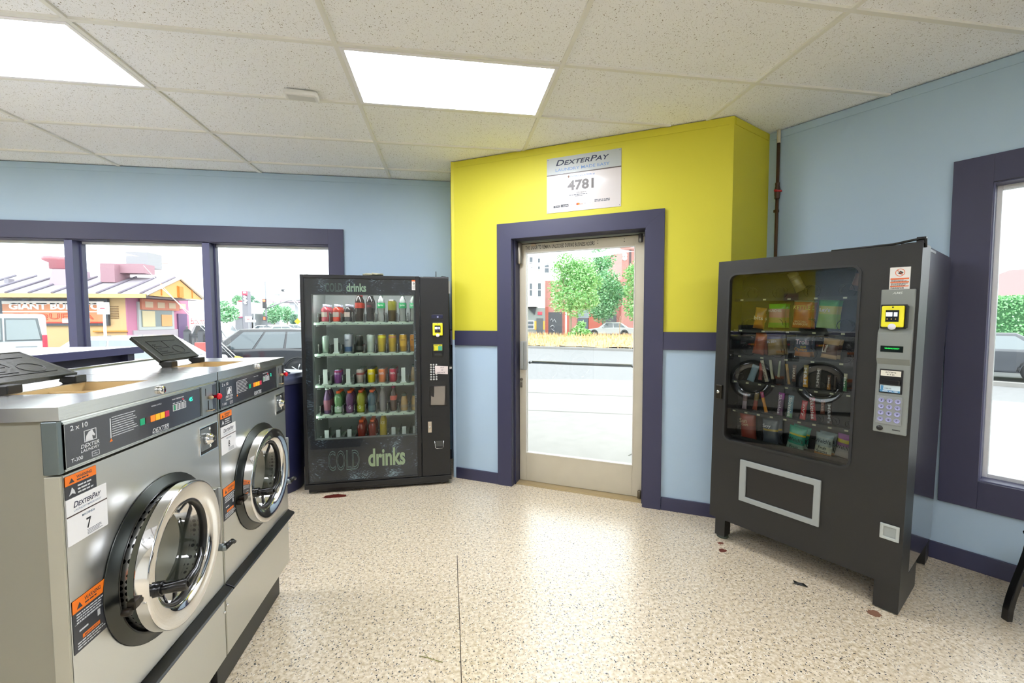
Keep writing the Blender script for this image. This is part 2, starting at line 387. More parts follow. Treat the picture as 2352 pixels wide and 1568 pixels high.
# windows
ALU = M('#d9dbdc', .4, .3)
def window(n, x0, x1, z0, z1, muls, loc, rz, cw, cb=.165, mull=.066, dep=.113):
    wroot = MB().frame(x0-cw, x1+cw, z0-cb, z1+.155, -.02, 0, cw, cw, cb, .155).link('window_%d' % n, NAVY, bevel=.0015, loc=loc, rz=rz); S(wroot)
    MB().frame(x0, x1, z0, z1, 0, dep-.02, .006).link('window_reveal', M('#5f6180', .5), wroot)
    fr = MB().frame(x0+.006, x1-.006, z0+.006, z1-.006, dep-.02, dep+.03, .022)
    fr.link('window_frame', ALU, wroot, bevel=.002)
    mm = MB()
    for m_ in muls: mm.box(m_, m_+mull, 0.0, dep, z0, z1).box(m_+mull, m_+mull+.012, dep-.03, dep+.02, z0, z1)
    if muls: mm.link('mullion', M('#585a7a', .45), wroot)
    MB().box(x0+.02, x1-.02, dep+.008, dep+.012, z0+.02, z1-.02).link('window_pane', PANE, wroot)
    return wroot
window(1, W1[0], W1[1], W1[2], W1[3], [-4.632, -3.48, -2.328], (0, YL, 0), 0, .145)
window(2, RW1[0], RW1[1], RW1[2], RW1[3], [], C0, RZR, .16)
window(3, RW2[0], RW2[1], RW2[2], RW2[3], [], C0, RZR, .16)  # unseen window, added for extra light on the floor
# ceiling lights
DIFF = M('#f2f5ff', .6, emit=LAMP)
DIFF.node_tree.nodes['Principled BSDF'].inputs['Base Color'].default_value = (.8, .8, .8, 1)
_ln = {(1, 0): 'white recessed fluorescent troffer above the floor between washers and door', (-1, 0): 'white recessed fluorescent troffer cut by the left edge of the view'}
proto = None
for (i, j) in LIGHTS:
    lb = _ln.get((i, j), 'white recessed fluorescent troffer of the rear rows, seen only in reflections')
    if proto is None:
        proto = thing('ceiling_light', lb, 'ceiling light', (gx(i), gy(j), H), 0, 'recessed ceiling troffers')
        MB().frame(.013, 1.206, .013, .5966, -.02, .006, .022).link('frame', M('#ececee', .4), proto)
        proto.children[0].data.transform(Matrix(((1,0,0,0),(0,0,1,0),(0,-1,0,0),(0,0,0,1))))
        MB().box(.03, 1.19, .03, .58, -.003, .0).link('diffuser', DIFF, proto)
    else: dup(proto, (gx(i), gy(j), H), 0, lb)
    if True:
        pass
# ---------------------------------------------------------------- glass door and its fittings (door wall frame, leaf at depth .14)
ALD = M('#c9c2ae', .42, .25, noise=(6, .1)); ALD2 = M('#b9b6ac', .35, .7)
DW = bpy.data.objects.new('door_1', None); C.objects.link(DW); DW.location = A0; DW.rotation_euler[2] = RZD; S(DW)
dpt = .14
MB().frame(.586, 1.664, .012, 2.165, dpt, dpt+.045, .066, .078, .262, .09).link('door_leaf', ALD, DW, bevel=.002)
MB().frame(.648, 1.588, .270, 2.079, dpt-.004, dpt+.02, .006).link('glazing_bead', M('#e3e1da', .35), DW)
MB().box(.652, 1.586, dpt+.018, dpt+.024, .274, 2.075).link('door_pane', PANE, DW)
MB().box(.57, 1.69, dpt-.07, dpt+.08, 0, .010).box(.57, 1.69, dpt-.09, dpt-.07, 0, .006).link('threshold', M('#b8a57e', .4, .5), DW, bevel=.002)
MB().box(.584, 1.666, dpt-.02, dpt+.03, 2.166, 2.18).link('head_stop', M('#9aa39c', .5), DW)
pb = MB().tube([(.66, dpt+.09, 1.094), (1.588, dpt+.09, 1.094)], .015, 12).tube([(.672, dpt+.03, 1.094), (.672, dpt+.09, 1.094)], .012).tube([(1.575, dpt+.03, 1.094), (1.575, dpt+.09, 1.094)], .012)
pb.link('pull_bar', M('#8b8c8e', .3, .8), DW)
MB().box(.592, .655, dpt-.006, dpt, 1.03, 1.288).box(.60, .63, dpt-.03, dpt-.005, 1.04, 1.278).link('handle_plate', M('#b4b7b4', .35, .6), DW, bevel=.003)
lk = MB().lathe([(.0001, dpt-.012), (.012, dpt-.012), (.014, dpt)], 16, cx=.604, cz=.942, axis='y').box(.594, .614, dpt-.01, dpt, .868, .915).box(.599, .609, dpt-.022, dpt-.01, .885, .90)
lk.link('door_lock', M('#8d8577', .35, .8), DW, bevel=.001)
txt('THIS DOOR TO REMAIN UNLOCKED DURING BUSINESS ROORS', .645, 2.104, .615, .034, M('#1d1c1a', .6), DW, y=dpt-.001, spacing=1.15, bold=.02)
hd = MB()
for x in (1.285, 1.50): hd.box(x, x+.006, dpt-.001, dpt+.001, 2.115, 2.121).box(x, x+.006, dpt-.001, dpt+.001, 2.135, 2.141)
hd.each('screw_hole', M('#2a2824', .8), DW)
# overhead rod and pivots
MB().tube([(.585, dpt-.03, 2.150), (1.63, dpt-.03, 2.158)], .0035, 6).link('closer_rod', M('#23211d', .4, .6), DW)
MB().lathe([(.0001, 1.978), (.024, 1.98), (.026, 1.99), (.026, 2.155), (.022, 2.165), (.0001, 2.166)], 20, cx=.596, cy=dpt-.026).link('closer_cylinder', M('#a8a294', .28, .9), DW)
MB().lathe([(.0001, 2.098), (.015, 2.1), (.017, 2.105), (.017, 2.165), (.0001, 2.17)], 16, cx=1.632, cy=dpt-.022).box(1.615, 1.66, dpt-.02, dpt, 2.15, 2.172).link('top_pivot', M('#8f8d85', .3, .8), DW)
MB().box(.70, .742, dpt-.012, dpt+.0, 2.132, 2.156).link('strike_plate', M('#cdb79a', .4, .4), DW, bevel=.001)
MB().lathe([(.0001, .012), (.017, .012), (.017, .07), (.013, .075), (.0001, .076)], 14, cx=1.648, cy=dpt-.02).link('floor_pivot', M('#7c7361', .35, .7), DW)
# poster sign over the door
sg = thing('wall_sign', 'white and silver location poster reading 4781 on the yellow wall above the door', 'sign', A0, RZD)
sx0, sx1, sz0, sz1 = .887, 1.492, .890+1.475-1.475+1.475, 1.338+1.475
sz0 = 2.367; sz1 = 2.813
MB().box(sx0, sx1, -.004, -.0005, sz0, sz1).link('sign_panel', M('#cbc5c3', .3, coat=.3), sg)
MB().box(sx0, sx1, -.0052, -.004, 2.676, sz1).link('sign_header', M('#a9afad', .3), sg)
MB().box(sx0, sx1, -.0056, -.004, 2.670, 2.678).link('sign_stripe', M('#4a3f38', .3), sg)
tN = M('#1d2440', .5)
txt('DexterPay', .965, 2.745, .435, .045, tN, sg, y=-.0056, shear=.25, small=.78)
txt('LAUNDRY MADE EASY', .962, 2.698, .440, .024, M('#5f83b8', .5), sg, y=-.0056, bold=.006)
txt('ENTER LOCATION #', 1.085, 2.638, .2, .015, M('#5f83b8', .5), sg, y=-.0045)
MB().lathe([(.004, -.0052), (.008, -.0052), (.008, -.0045)], 14, cx=1.072, cz=2.649, axis='y').prism([(1.0665, 2.645), (1.072, 2.634), (1.0775, 2.645)], -.005, -.0044).link('map_pin', M('#8a6a58', .5), sg)
txt('4781', 1.063, 2.533, .215, .082, M('#4b443c', .35), sg, y=-.0045, bold=.035)
txt('TLR Oakland', 1.13, 2.508, .085, .010, M('#30343a', .5), sg, y=-.0045)
b = MB(); scribble(b, 1.075, 2.500, .2, 1, .01, .006, -.0046, -.004, seed=3); scribble(b, 1.13, 2.488, .08, 1, .01, .006, -.0046, -.004, seed=4)
b.link('small_print', M('#5a5f66', .5), sg); b = MB(); scribble(b, 1.285, 2.441, .13, 2, .011, .007, -.0046, -.004, seed=6); b.link('small_print', M('#5a5f66', .5), sg)
MB().box(.945, 1.0, -.0048, -.004, 2.407, 2.424).box(1.008, 1.072, -.0048, -.004, 2.407, 2.428).each('store_badge', M('#1c2126', .4), sg)
txt('App Store', .957, 2.410, .038, .009, M(WHITE, .5), sg, y=-.005); txt('Google Play', 1.024, 2.411, .044, .009, M(WHITE, .5), sg, y=-.005)
MB().box(1.096, 1.130, -.0046, -.004, 2.408, 2.432).box(1.190, 1.225, -.0046, -.004, 2.408, 2.430).box(1.227, 1.262, -.0046, -.004, 2.408, 2.430).each('payment_badge', M('#f6f6f6', .5), sg)
txt('VISA', 1.098, 2.416, .03, .008, M('#1f3c8c', .5), sg, y=-.005, shear=.2); txt('Pay', 1.2, 2.413, .02, .01, M('#333333', .5), sg, y=-.005); txt('GPay', 1.232, 2.413, .026, .01, M('#6a6f76', .5), sg, y=-.005)
MB().lathe([(.0001, -.0048), (.0085, -.0048), (.0085, -.004)], 14, cx=1.146, cz=2.420, axis='y').link('red_disc', M('#d8352a', .5), sg)
MB().lathe([(.0001, -.005), (.0085, -.005), (.0085, -.004)], 14, cx=1.156, cz=2.420, axis='y').link('orange_disc', M('#f0962c', .5), sg)
txt('DISCOVER', 1.166, 2.414, .024, .007, M('#d8702c', .5), sg, y=-.005)
pn = MB()
for x, z in ((sx0+.01, sz1-.012), (sx1-.012, sz1-.012), (sx0+.01, sz0+.012), (sx1-.012, sz0+.012)): pn.lathe([(.0001, -.007), (.003, -.006), (.003, -.004)], 8, cx=x, cz=z, axis='y')
pn.each('pin', M('#6f7274', .3, .8), sg)
# smoke detector, pipe
p = onZ(693, 213, H)
sd = thing('smoke_detector', 'small white rectangular detector on the ceiling tile', 'detector', (p.x, p.y, H), math.radians(4))
MB().prismz([(-.09, -.045), (.09, -.045), (.1, -.03), (.1, .03), (.09, .045), (-.09, .045), (-.1, .03), (-.1, -.03)], -.034, 0).link('housing', M('#dcdcd8', .5), sd, bevel=.012, seg=3)
MB().box(-.08, .08, -.03, .03, -.0365, -.034).link('cover', M('#c9c9c5', .5), sd, bevel=.001)
pp = onZ(1776, 322, H - .03)
px_, py_ = C0.x + .012, C0.y - .078
pz = thing('water_pipe', 'brown steel pipe with red valve in the corner beside the yellow wall', 'pipe', (px_, py_, 0))
PIPE = M('#4b3526', .5, .2)
MB().lathe([(.0115, .1), (.0115, H-.10)], 14).lathe([(.016, 2.40), (.018, 2.405), (.018, 2.425), (.02, 2.43), (.02, 2.47), (.014, 2.50), (.016, 2.505), (.016, 2.52), (.0115, 2.525)], 14).link('pipe', PIPE, pz)
MB().lathe([(.013, H-.10), (.013, H-.001)], 14).link('pipe_sleeve', M('#c9c3ae', .6), pz)
MB().box(-.022, .022, -.022, .0, 2.448, 2.462).box(-.036, -.015, -.02, -.006, 2.452, 2.466).link('valve_handle', M('#b01a20', .4), pz, bevel=.002)
MB().box(-.012, .02, 0, .02, .5, .52).box(-.012, .02, 0, .02, 2.3, 2.32).each('pipe_bracket', PIPE, pz)
# exit sign on the far wall (seen mirrored in the snack machine glass)
ex = thing('exit_sign', 'red lettered exit sign on the far yellow wall, seen mirrored in the snack machine glass', 'sign', (-8.98, .45, 2.0), PI/2)
MB().box(-.17, .17, -.03, 0, 0, .2).link('sign_case', M('#8a7a4c', .5), ex); txt('EXIT', -.14, .04, .28, .12, M('#8a1a14', .5), ex, y=-.031)
# ---------------------------------------------------------------- washers (front frame: X along the front, Y into the machine, Z up)
GOLD = M('#c9b184', .4, .1); ORNG = M('#f07a1c', .5); STK = M('#33353b', .45); STW = M('#e8e8ea', .4, coat=.3); GREYSIDE = M('#8f8d80', .42, .35)
SIDEST = steelM('steel_side', '#7f8a8c', .35)
CONS = M('#2a2b33', .22, coat=.6)
drumM = bpy.data.materials.new('perforated_drum'); drumM.use_nodes = True
_t = drumM.node_tree; _b = _t.nodes['Principled BSDF']; _b.inputs['Metallic'].default_value = 1; _b.inputs['Roughness'].default_value = .25
_c = _t.nodes.new('ShaderNodeTexCoord'); _v = _t.nodes.new('ShaderNodeTexVoronoi'); _v.inputs['Scale'].default_value = 62; _v.inputs['Randomness'].default_value = .15
_t.links.new(_c.outputs['Object'], _v.inputs['Vector']); _r = _t.nodes.new('ShaderNodeValToRGB'); _r.color_ramp.elements[0].position = .34; _r.color_ramp.elements[0].color = (.01, .01, .01, 1); _r.color_ramp.elements[1].position = .40; _r.color_ramp.elements[1].color = (.75, .75, .75, 1)
_t.links.new(_v.outputs['Distance'], _r.inputs[0]); _t.links.new(_r.outputs[0], _b.inputs['Base Color'])
BOWL = glassM('door_glass', '#c9d0cd', 1.5, 1.6)
def sticker_warn(par, x0, z0, w_, h, big):
    MB().box(x0, x0+w_, -.0012, 0, z0, z0+h).link('warning_sticker', STK, par)
    hh = h*(.24 if big else .42); root = par
    st = MB().box(x0, x0+w_, -.0016, 0, z0+h-hh, z0+h).link('warning_band', ORNG, root)
    txt('WARNING', x0+w_*.35, z0+h-hh*.55, w_*.5, hh*.32, STK, st, y=-.0018)
    b = MB(); b.prism([(x0+w_*.12, z0+h-hh*.8), (x0+w_*.28, z0+h-hh*.8), (x0+w_*.2, z0+h-hh*.35)], -.002, -.001)
    scribble(b, x0+w_*.36, z0+h-hh*.66, w_*.5, 1, .004, .003, -.002, -.001); b.link('band_print', STK, st)
    b = MB()
    if big:
        scribble(b, x0+w_*.1, z0+h-hh-.006, w_*.85, 4, .0065, .0028, -.0018, -.001, seed=2)
        b.box(x0+w_*.05, x0+w_*.95, -.0018, -.001, z0+h*.53, z0+h*.533)
        b.box(x0+w_*.16, x0+w_*.42, -.0018, -.001, z0+h*.36, z0+h*.39).box(x0+w_*.72, x0+w_*.8, -.0018, -.001, z0+h*.38, z0+h*.5)
        scribble(b, x0+w_*.1, z0+h*.17, w_*.85, 3, .0065, .0028, -.0018, -.001, seed=5)
        MB().box(x0+w_*.25, x0+w_*.78, -.0016, 0, z0+h*.20, z0+h*.27).link('important_band', ORNG, root)
        txt('IMPORTANT', x0+w_*.3, z0+h*.22, w_*.42, h*.03, STK, root, y=-.0019)
    else:
        scribble(b, x0+w_*.38, z0+h*.46, w_*.58, 3, .008, .0035, -.0018, -.001, seed=8)
        b.prism([(x0+w_*.1, z0+h*.12), (x0+w_*.16, z0+h*.3), (x0+w_*.2, z0+h*.45), (x0+w_*.27, z0+h*.3), (x0+w_*.3, z0+h*.12), (x0+w_*.2, z0+h*.2)], -.0018, -.001)
    b.link('sticker_print', M('#c9cbd0', .5), root)
def washer(y0, num, door_deg, lidpose, label):
    t = thing('washing_machine', label, 'washing machine', (-.87, y0, 0), PI/2, 'commercial washers')
    Wd = .657
    MB().box(.012, Wd-.004, .03, .60, .162, 1.252).link('cabinet', GREYSIDE, t, bevel=.002)
    MB().box(.01, Wd-.03, .045, .58, 0, .162).link('base_plinth', M('#3d3c38', .5, .2), t)
    # main steel front with door opening
    n = 48; R0 = .222; cx, cz = .33, .765
    vs = []; x0, x1, z0, z1 = .004, Wd, .452, 1.124
    ring = [(cx+R0*math.cos(2*PI*k/n), cz+R0*math.sin(2*PI*k/n)) for k in range(n)]
    outer = []
    for k in range(n):
        a = 2*PI*k/n; c, s = math.cos(a), math.sin(a)
        tt = min((x1-cx)/c if c > 1e-6 else ((x0-cx)/c if c < -1e-6 else 9), (z1-cz)/s if s > 1e-6 else ((z0-cz)/s if s < -1e-6 else 9)); outer.append((cx+tt*c, cz+tt*s))
    # snap nearest samples to the rectangle corners
    for cc in ((x0, z0), (x1, z0), (x0, z1), (x1, z1)):
        k = min(range(n), key=lambda q: (outer[q][0]-cc[0])**2 + (outer[q][1]-cc[1])**2); outer[k] = cc
    fp = MB(); fp._add([(x, 0, z) for x, z in ring] + [(x, 0, z) for x, z in outer], [(k, k+n, (k+1) % n+n, (k+1) % n) for k in range(n)])
    fp.box(x0, x0+.001, 0, .03, z0, z1).box(x1-.001, x1, 0, .03, z0, z1).box(x0, x1, 0, .03, z0, z0+.001)
    fp.link('front_panel', STEELV, t)
    MB().box(-.0005, .012, .0004, .034, .162, z1).link('corner_strip', M('#a9a798', .4, .3), t, bevel=.002)
    # formed steel cone and drum
    MB().lathe([(.2225, .0008), (.236, -.001), (.237, -.003), (.2355, -.004), (.2345, -.0042), (.212, -.019), (.208, -.020), (.203, -.014), (.2, .02)], n, cx=cx, cz=cz, axis='y', caps=False).link('door_bezel', M('#4c4e4c', .28, .95), t)
    MB().lathe([(.199, -.030), (.199, .002)], n, cx=cx, cz=cz, axis='y', caps=False).link('basket_rim', drumM, t)
    MB().lathe([(.187, .0), (.187, .33), (.0001, .35)], n, cx=cx, cz=cz, axis='y', caps=False).link('drum', drumM, t)
    bo = MB()
    for k in range(3):
        a = k*2*PI/3+.5; bo.box(cx+.16*math.cos(a)-.012, cx+.16*math.cos(a)+.012, .05, .33, cz+.16*math.sin(a)-.012, cz+.16*math.sin(a)+.012)
    bo.each('drum_paddle', CHROME, t, bevel=.006)
    # door, hinged on the right
    hx = .56
    d = bpy.data.objects.new('door', None); C.objects.link(d); d.parent = t; d.location = (hx, -.02, cz); d.rotation_euler[2] = math.radians(door_deg)
    ox = cx - hx
    ringp = [(.200, .002), (.2085, .0), (.2095, -.002), (.2095, -.003), (.2095, -.029), (.2095, -.030), (.208, -.0325), (.205, -.034), (.204, -.034), (.170, -.029), (.156, -.024), (.151, -.020), (.150, -.010)]
    MB().lathe(ringp, 72, cx=ox, cz=0, axis='y', caps=False).link('door_ring', CHROME, d)
    MB().lathe([(.150, -.014), (.147, -.018), (.142, -.014), (.140, .000), (.146, .006)], 64, cx=ox, cz=0, axis='y', caps=False).link('door_gasket', M('#141414', .3), d)
    MB().lathe([(.148, .002), (.142, .01), (.132, .05), (.118, .085), (.08, .10), (.0001, .104)], 48, cx=ox, cz=0, axis='y', caps=False).link('door_glass', BOWL, d)
    MB().lathe([(.205, .0), (.150, .01)], 48, cx=ox, cz=0, axis='y', caps=False).link('door_back', M('#222222', .35), d)
    hb = MB().tube([(ox-.155, -.022, -.026), (ox-.155, -.040, -.026)], .020, 14).tube([(ox-.155, -.036, -.026), (ox-.152, -.098, -.024)], .0155, 14).tube([(ox-.152, -.092, -.024), (ox-.10, -.094, -.014), (ox-.06, -.088, .004), (ox-.035, -.08, .018)], .013, 12, taper=.007)
    hb.link('door_handle', M('#0e0e0e', .22), d, bevel=.001)
    MB().box(ox-.224, ox-.204, -.012, .008, -.036, -.014).tube([(ox-.228, -.006, -.036), (ox-.228, .014, -.036)], .010, 12).link('latch_block', M('#241f18', .35, .3), d, bevel=.002)
    MB().box(.002, .03, -.012, .012, -.11, .1).tube([(.026, -.012, -.11), (.026, -.012, .1)], .006, 8).link('door_hinge', M('#a9aaa8', .3, .9), d, bevel=.002)
    # side latch lever by the hinge
    MB().tube([(.628, -.002, .616), (.628, -.03, .616)], .013, 12).link('lever_boss', M('#8b9496', .35, .7), t)
    MB().tube([(.622, -.028, .62), (.655, -.036, .624), (.672, -.036, .612)], .012, 10, taper=.007).link('release_lever', M('#151515', .3), t)
    bl = MB()
    for x, z in ((.648, .595), (.006, .612), (.008, .36), (.65, .345)): bl.lathe([(.0001, -.006), (.005, -.005), (.006, 0)], 10, cx=x, cz=z, axis='y')
    bl.each('bolt', CHROME, t)
    # handle bar and lower panel
    hbp = MB()
    hbp._add([(.0, -.0, .452), (.0, -.03, .436), (.0, -.034, .428), (.0, -.002, .41), (Wd+.002, 0, .452), (Wd+.002, -.03, .436), (Wd+.002, -.034, .428), (Wd+.002, -.002, .41)],
             [(0, 1, 2, 3), (7, 6, 5, 4), (0, 4, 5, 1), (1, 5, 6, 2), (2, 6, 7, 3), (3, 7, 4, 0)])
    hbp.link('handle_bar', M('#17181a', .28), t, bevel=.002)
    MB().box(.004, Wd, 0, .03, .162, .412).link('lower_panel', STEELV, t, bevel=.002)
    # top panel
    ox0, ox1, oy0, oy1 = .205, .455, .10, .285; T0, T1 = 1.252, 1.283
    tp = MB().box(0, Wd+.002, -.003, oy0, T0, T1).box(0, ox0, oy0, oy1, T0, T1).box(ox1, Wd+.002, oy0, oy1, T0, T1).box(0, Wd+.002, oy1, .622, T0, T1)
    tp.link('top_panel', STEEL, t)
    MB().box(ox0, ox1, oy0, oy1, T0+.001, T0+.004).box(ox0+.001, ox1-.001, oy0+.001, oy0+.003, T0, T1-.002).box(ox0+.001, ox1-.001, oy1-.003, oy1-.001, T0, T1-.002).box(ox0+.001, ox0+.003, oy0+.003, oy1-.003, T0, T1-.002).box(ox1-.003, ox1-.001, oy0+.003, oy1-.003, T0, T1-.002).box(ox0+.12, ox0+.125, oy0+.004, oy1-.004, T0+.004, T0+.018).link('soap_dispenser', GOLD, t)
    MB().lathe([(.013, 0), (.013, -.01), (.011, -.013), (.0001, -.013)], 18, cx=.338, cz=1.267, axis='y').box(.335, .341, -.015, -.012, 1.262, 1.272).link('top_lock', CHROME, t)
    MB().box(0.004, Wd, .600, .622, T1-.001, T1+.006).link('rear_lip', STEEL, t)
    # soap lid
    ll, wdt, ang = lidpose
    ld = bpy.data.objects.new('soap_lid', None); C.objects.link(ld); ld.parent = t; ld.location = (.21, .305, T1+.022); ld.rotation_euler[0] = ang
    LB = M('#35372f', .3, bump=(140, .3))
    lm = MB().box(-.01, wdt, .01, ll, -.003, .003)
    lm.box(-.014, -.008, .006, ll+.004, -.010, .005).box(wdt-.002, wdt+.004, .006, ll+.004, -.010, .005).box(-.014, wdt+.004, .006, .012, -.010, .005).box(-.014, wdt+.004, ll-.002, ll+.004, -.010, .005)
    lm.link('lid_plate', LB, ld, bevel=.002)
    em = MB(); w0 = wdt
    em.box(.03, w0-.03, ll*.22, ll*.23, .003, .0045).box(.03, w0-.03, ll*.80, ll*.81, .003, .0045).box(.03, .033, ll*.22, ll*.8, .003, .0045).box(w0*.5, w0*.505, ll*.5, ll*.8, .003, .0045)
    em.tube([(w0*.7 + w0*.14*math.cos(a*PI/8), ll*.42 + ll*.16*math.sin(a*PI/8), .0035) for a in range(17)], .0013, 4)
    for i in range(6): em.box(.045, .045+w0*.3*(.6+.4*math.sin(i*2.1+1)), ll*(.3+.07*i), ll*(.3+.07*i)+.003, .003, .0045)
    em.link('embossed_print', M('#0b0b0b', .35), ld)
    hg = MB()
    for hx_ in (.018, wdt-.03): hg.box(hx_-.018, hx_+.012, -.022, .012, -.022, -.004).box(hx_-.006, hx_+.01, -.004, .03, -.012, -.002)
    hg.each('lid_hinge', M('#131313', .35), ld, bevel=.003)
    hk = MB()
    for hx_ in (.225, .225+wdt-.045): hk.box(hx_-.02, hx_+.022, .275, .315, T1, T1+.024)
    hk.each('hinge_block', M('#131313', .35), t, bevel=.003)
    # console
    MB().box(.002, .655, .004, .03, 1.128, 1.25).link('console', STEEL, t, bevel=.001)
    MB().box(-.0005, .0125, .001, .034, 1.128, 1.25).link('console_corner', SIDEST, t, bevel=.002)
    MB().frame(.012, .654, 1.131, 1.246, -.001, .004, .003, m=0).frame(.012, .654, 1.136, 1.241, -.001, .004, .002).link('console_trim', STEEL, t)
    co = MB().box(.016, .545, -.0005, .004, 1.139, 1.238).link('console_overlay', CONS, t)
    LT = M('#d4d6da', .5)
    def T(s, x, z, w_, h, m=LT, **k): return txt(s, x, z, w_, h, m, co, y=-.0008, name='console_print', **k)
    T('2 x 10', .03, 1.221, .048, .012); T('T-300', .028, 1.146, .032, .009); T('DEXTER', .055, 1.171, .055, .009, shear=.2); T('LAUNDRY', .055, 1.161, .055, .007, shear=.2)
    b = MB()
    b.frame(.066, .102, 1.184, 1.212, -.001, 0, .0015)
    b.prism([(.069, 1.185), (.072, 1.198), (.080, 1.207), (.090, 1.210), (.093, 1.203), (.098, 1.196), (.095, 1.193), (.089, 1.197), (.090, 1.188), (.092, 1.185)][::1], -.001, 0)
    b.frame(.086, .108, 1.143, 1.155, -.001, 0, .001)
    scribble(b, .152, 1.226, .10, 9, .0062, .0018, -.001, 0, seed=9); b.box(.145, .148, -.001, 0, 1.172, 1.224)
    b.link('console_print', LT, co); T('USA', .091, 1.147, .012, .004)
    MB().prism([(.142, 1.163), (.152, 1.163), (.147, 1.171)], -.001, 0).link('warning_triangle', ORNG, co)
    T('WASH CYCLE', .300, 1.222, .045, .004); T('WASH TEMPERATURE', .395, 1.224, .06, .004)
    for k, colr in enumerate(('#0f8a5f', '#3a2326', '#ee7a1d', '#e8a317', '#e3a51a', '#a81e3c')):
        bx_ = .252 + k*.0215; bt = MB().box(bx_, bx_+.0185, -.002, 0, 1.178, 1.197).link('cycle_button', M(colr, .35, emit=.25), co, bevel=.001)
    for k in range(4):
        x = .398+k*.017; bb_ = MB().frame(x, x+.0155, 1.188, 1.209, -.0015, 0, .0015).link('temperature_button', LT, co)
        MB().box(x+.004, x+.011, -.0014, 0, 1.191, 1.206).link('button_icon', M('#2f9a6a' if k == 0 else '#9a9ca2', .4), bb_)
    b = MB(); 
    for k in range(4): b.box(.399+k*.017, .410+k*.017, -.001, 0, 1.212, 1.214)
    b.link('button_print', LT, co)
    MB().lathe([(.0001, -.002), (.0014, -.002), (.0014, 0)], 8, cx=.45, cz=1.2185, axis='y').link('status_light', M('#ff3040', .4, emit=2), co)
    txt('45' if num == 7 else '2', .482, 1.203, .020 if num == 7 else .009, .014, M('#1fd6a0', .4, emit=1.5), co, y=-.001, name='timer_digits')
    T('DEXTER', .300, 1.144, .075, .012, shear=.25); T('COMMERCIAL WASHER', .300, 1.1395, .075, .0035)
    # coin slot plate
    cp = MB().box(.556, .624, -.002, .004, 1.134, 1.244).link('coin_plate', M('#9aa2a3', .3, .8), t, bevel=.001)
    b = MB().box(.578, .5805, -.0028, -.001, 1.205, 1.232).box(.592, .5965, -.0028, -.001, 1.152, 1.186); b.each('coin_slot', M('#101010', .5), cp)
    MB().lathe([(.005, -.002), (.006, -.012), (.004, -.016), (.0001, -.016)], 12, cx=.601, cz=1.196, axis='y').link('return_knob', GOLD, cp)
    MB().tube([(.580, -.002, 1.15), (.584, -.016, 1.15), (.606, -.016, 1.15), (.610, -.002, 1.15)], .0015, 6).link('coin_guide', GOLD, cp)
    MB().box(.624, .653, -.0005, .004, 1.139, 1.240).link('stop_plate', CONS, t)
    MB().lathe([(.006, 0), (.006, -.01), (.0115, -.012), (.012, -.018), (.008, -.023), (.0001, -.024)], 20, cx=.641, cz=1.193, axis='y').link('stop_button', M('#e2152a', .25), t)
    # coin box recess and lock
    rc = MB().box(.534, .645, -.0006, 0, 1.0, 1.096).link('coin_box_recess', M('#0e0f0e', .4), t)
    MB().frame(.532, .647, .998, 1.098, -.003, 0, .003).link('recess_frame', CHROME, rc)
    MB().box(.538, .60, -.004, -.001, 1.012, 1.090).link('coin_box_face', M('#8c9090', .35, .8), rc, bevel=.002)
    b = MB().lathe([(.0215, -.004), (.022, -.012), (.018, -.018), (.014, -.019), (.013, -.026), (.0001, -.027)], 24, cx=.573, cz=1.05, axis='y')
    b.lathe([(.0001, -.008), (.006, -.006), (.006, -.004)], 10, cx=.592, cz=1.082, axis='y').lathe([(.0001, -.008), (.006, -.006), (.006, -.004)], 10, cx=.592, cz=1.02, axis='y')
    b.link('box_lock', CHROME, rc)
    MB().box(.571, .575, -.0285, -.027, 1.043, 1.057).link('keyhole', M('#111111', .5), rc)
    # stickers
    sticker_warn(t, .008, 1.065, .086, .054, False)
    ps = MB().box(.008, .122, -.002, 0, .955, 1.064).link('machine_number_sticker', STW, t, bevel=.0005)
    MB().box(.008, .122, -.0024, -.001, 1.022, 1.025).link('sticker_stripe', M('#4a3a38', .5), ps)
    txt('DexterPay', .026, 1.040, .078, .014, tN, ps, y=-.0024, shear=.25, small=.78); txt('LAUNDRY MADE EASY', .026, 1.031, .078, .005, M('#9aa6b8', .5), ps, y=-.0024, bold=.004)
    txt('MACHINE #', .047, 1.010, .036, .006, M('#5f7a90', .5), ps, y=-.0024)
    txt(str(num), .058, .975, .014, .026, M('#15161c', .5), ps, y=-.0024, name='machine_number')
    b = MB(); scribble(b, .06, .972, .05, 4, .0035, .0014, -.0024, -.001, seed=num); b.link('sticker_print', M('#7a8088', .5), ps)
    sticker_warn(t, .009, .695, .094, .128, True)
    return t
w7 = washer(1.078, 7, 4.0, (.175, .25, math.radians(24)), 'stainless steel front loading washer with sticker number 7, nearest the camera')
w8 = washer(1.742, 8, 0.0, (.150, .25, math.radians(43)), 'stainless steel front loading washer with sticker number 8, beside the blue trash bin')
# navy divider counter behind the washers
ct = thing('divider_counter', 'navy counter with bright top standing behind the washers in front of the long window', 'counter', (0, 0, 0))
MB().box(-2.854, -2.106, -.4, 3.276, 1.283, 1.303).link('counter_top', M('#d9dbde', .3), ct, bevel=.002)
MB().box(-2.104, -2.10, -.4, 3.282, 1.258, 1.303).box(-2.86, -2.10, 3.278, 3.282, 1.258, 1.303).box(-2.12, -2.104, -.4, 3.28, 1.258, 1.282).link('counter_edge', M('#4b4d75', .45), ct)
MB().box(-2.80, -2.16, -.4, 3.22, 0, 1.282).box(-2.16, -2.12, 3.16, 3.22, 0, 1.257).link('counter_body', NAVY, ct)
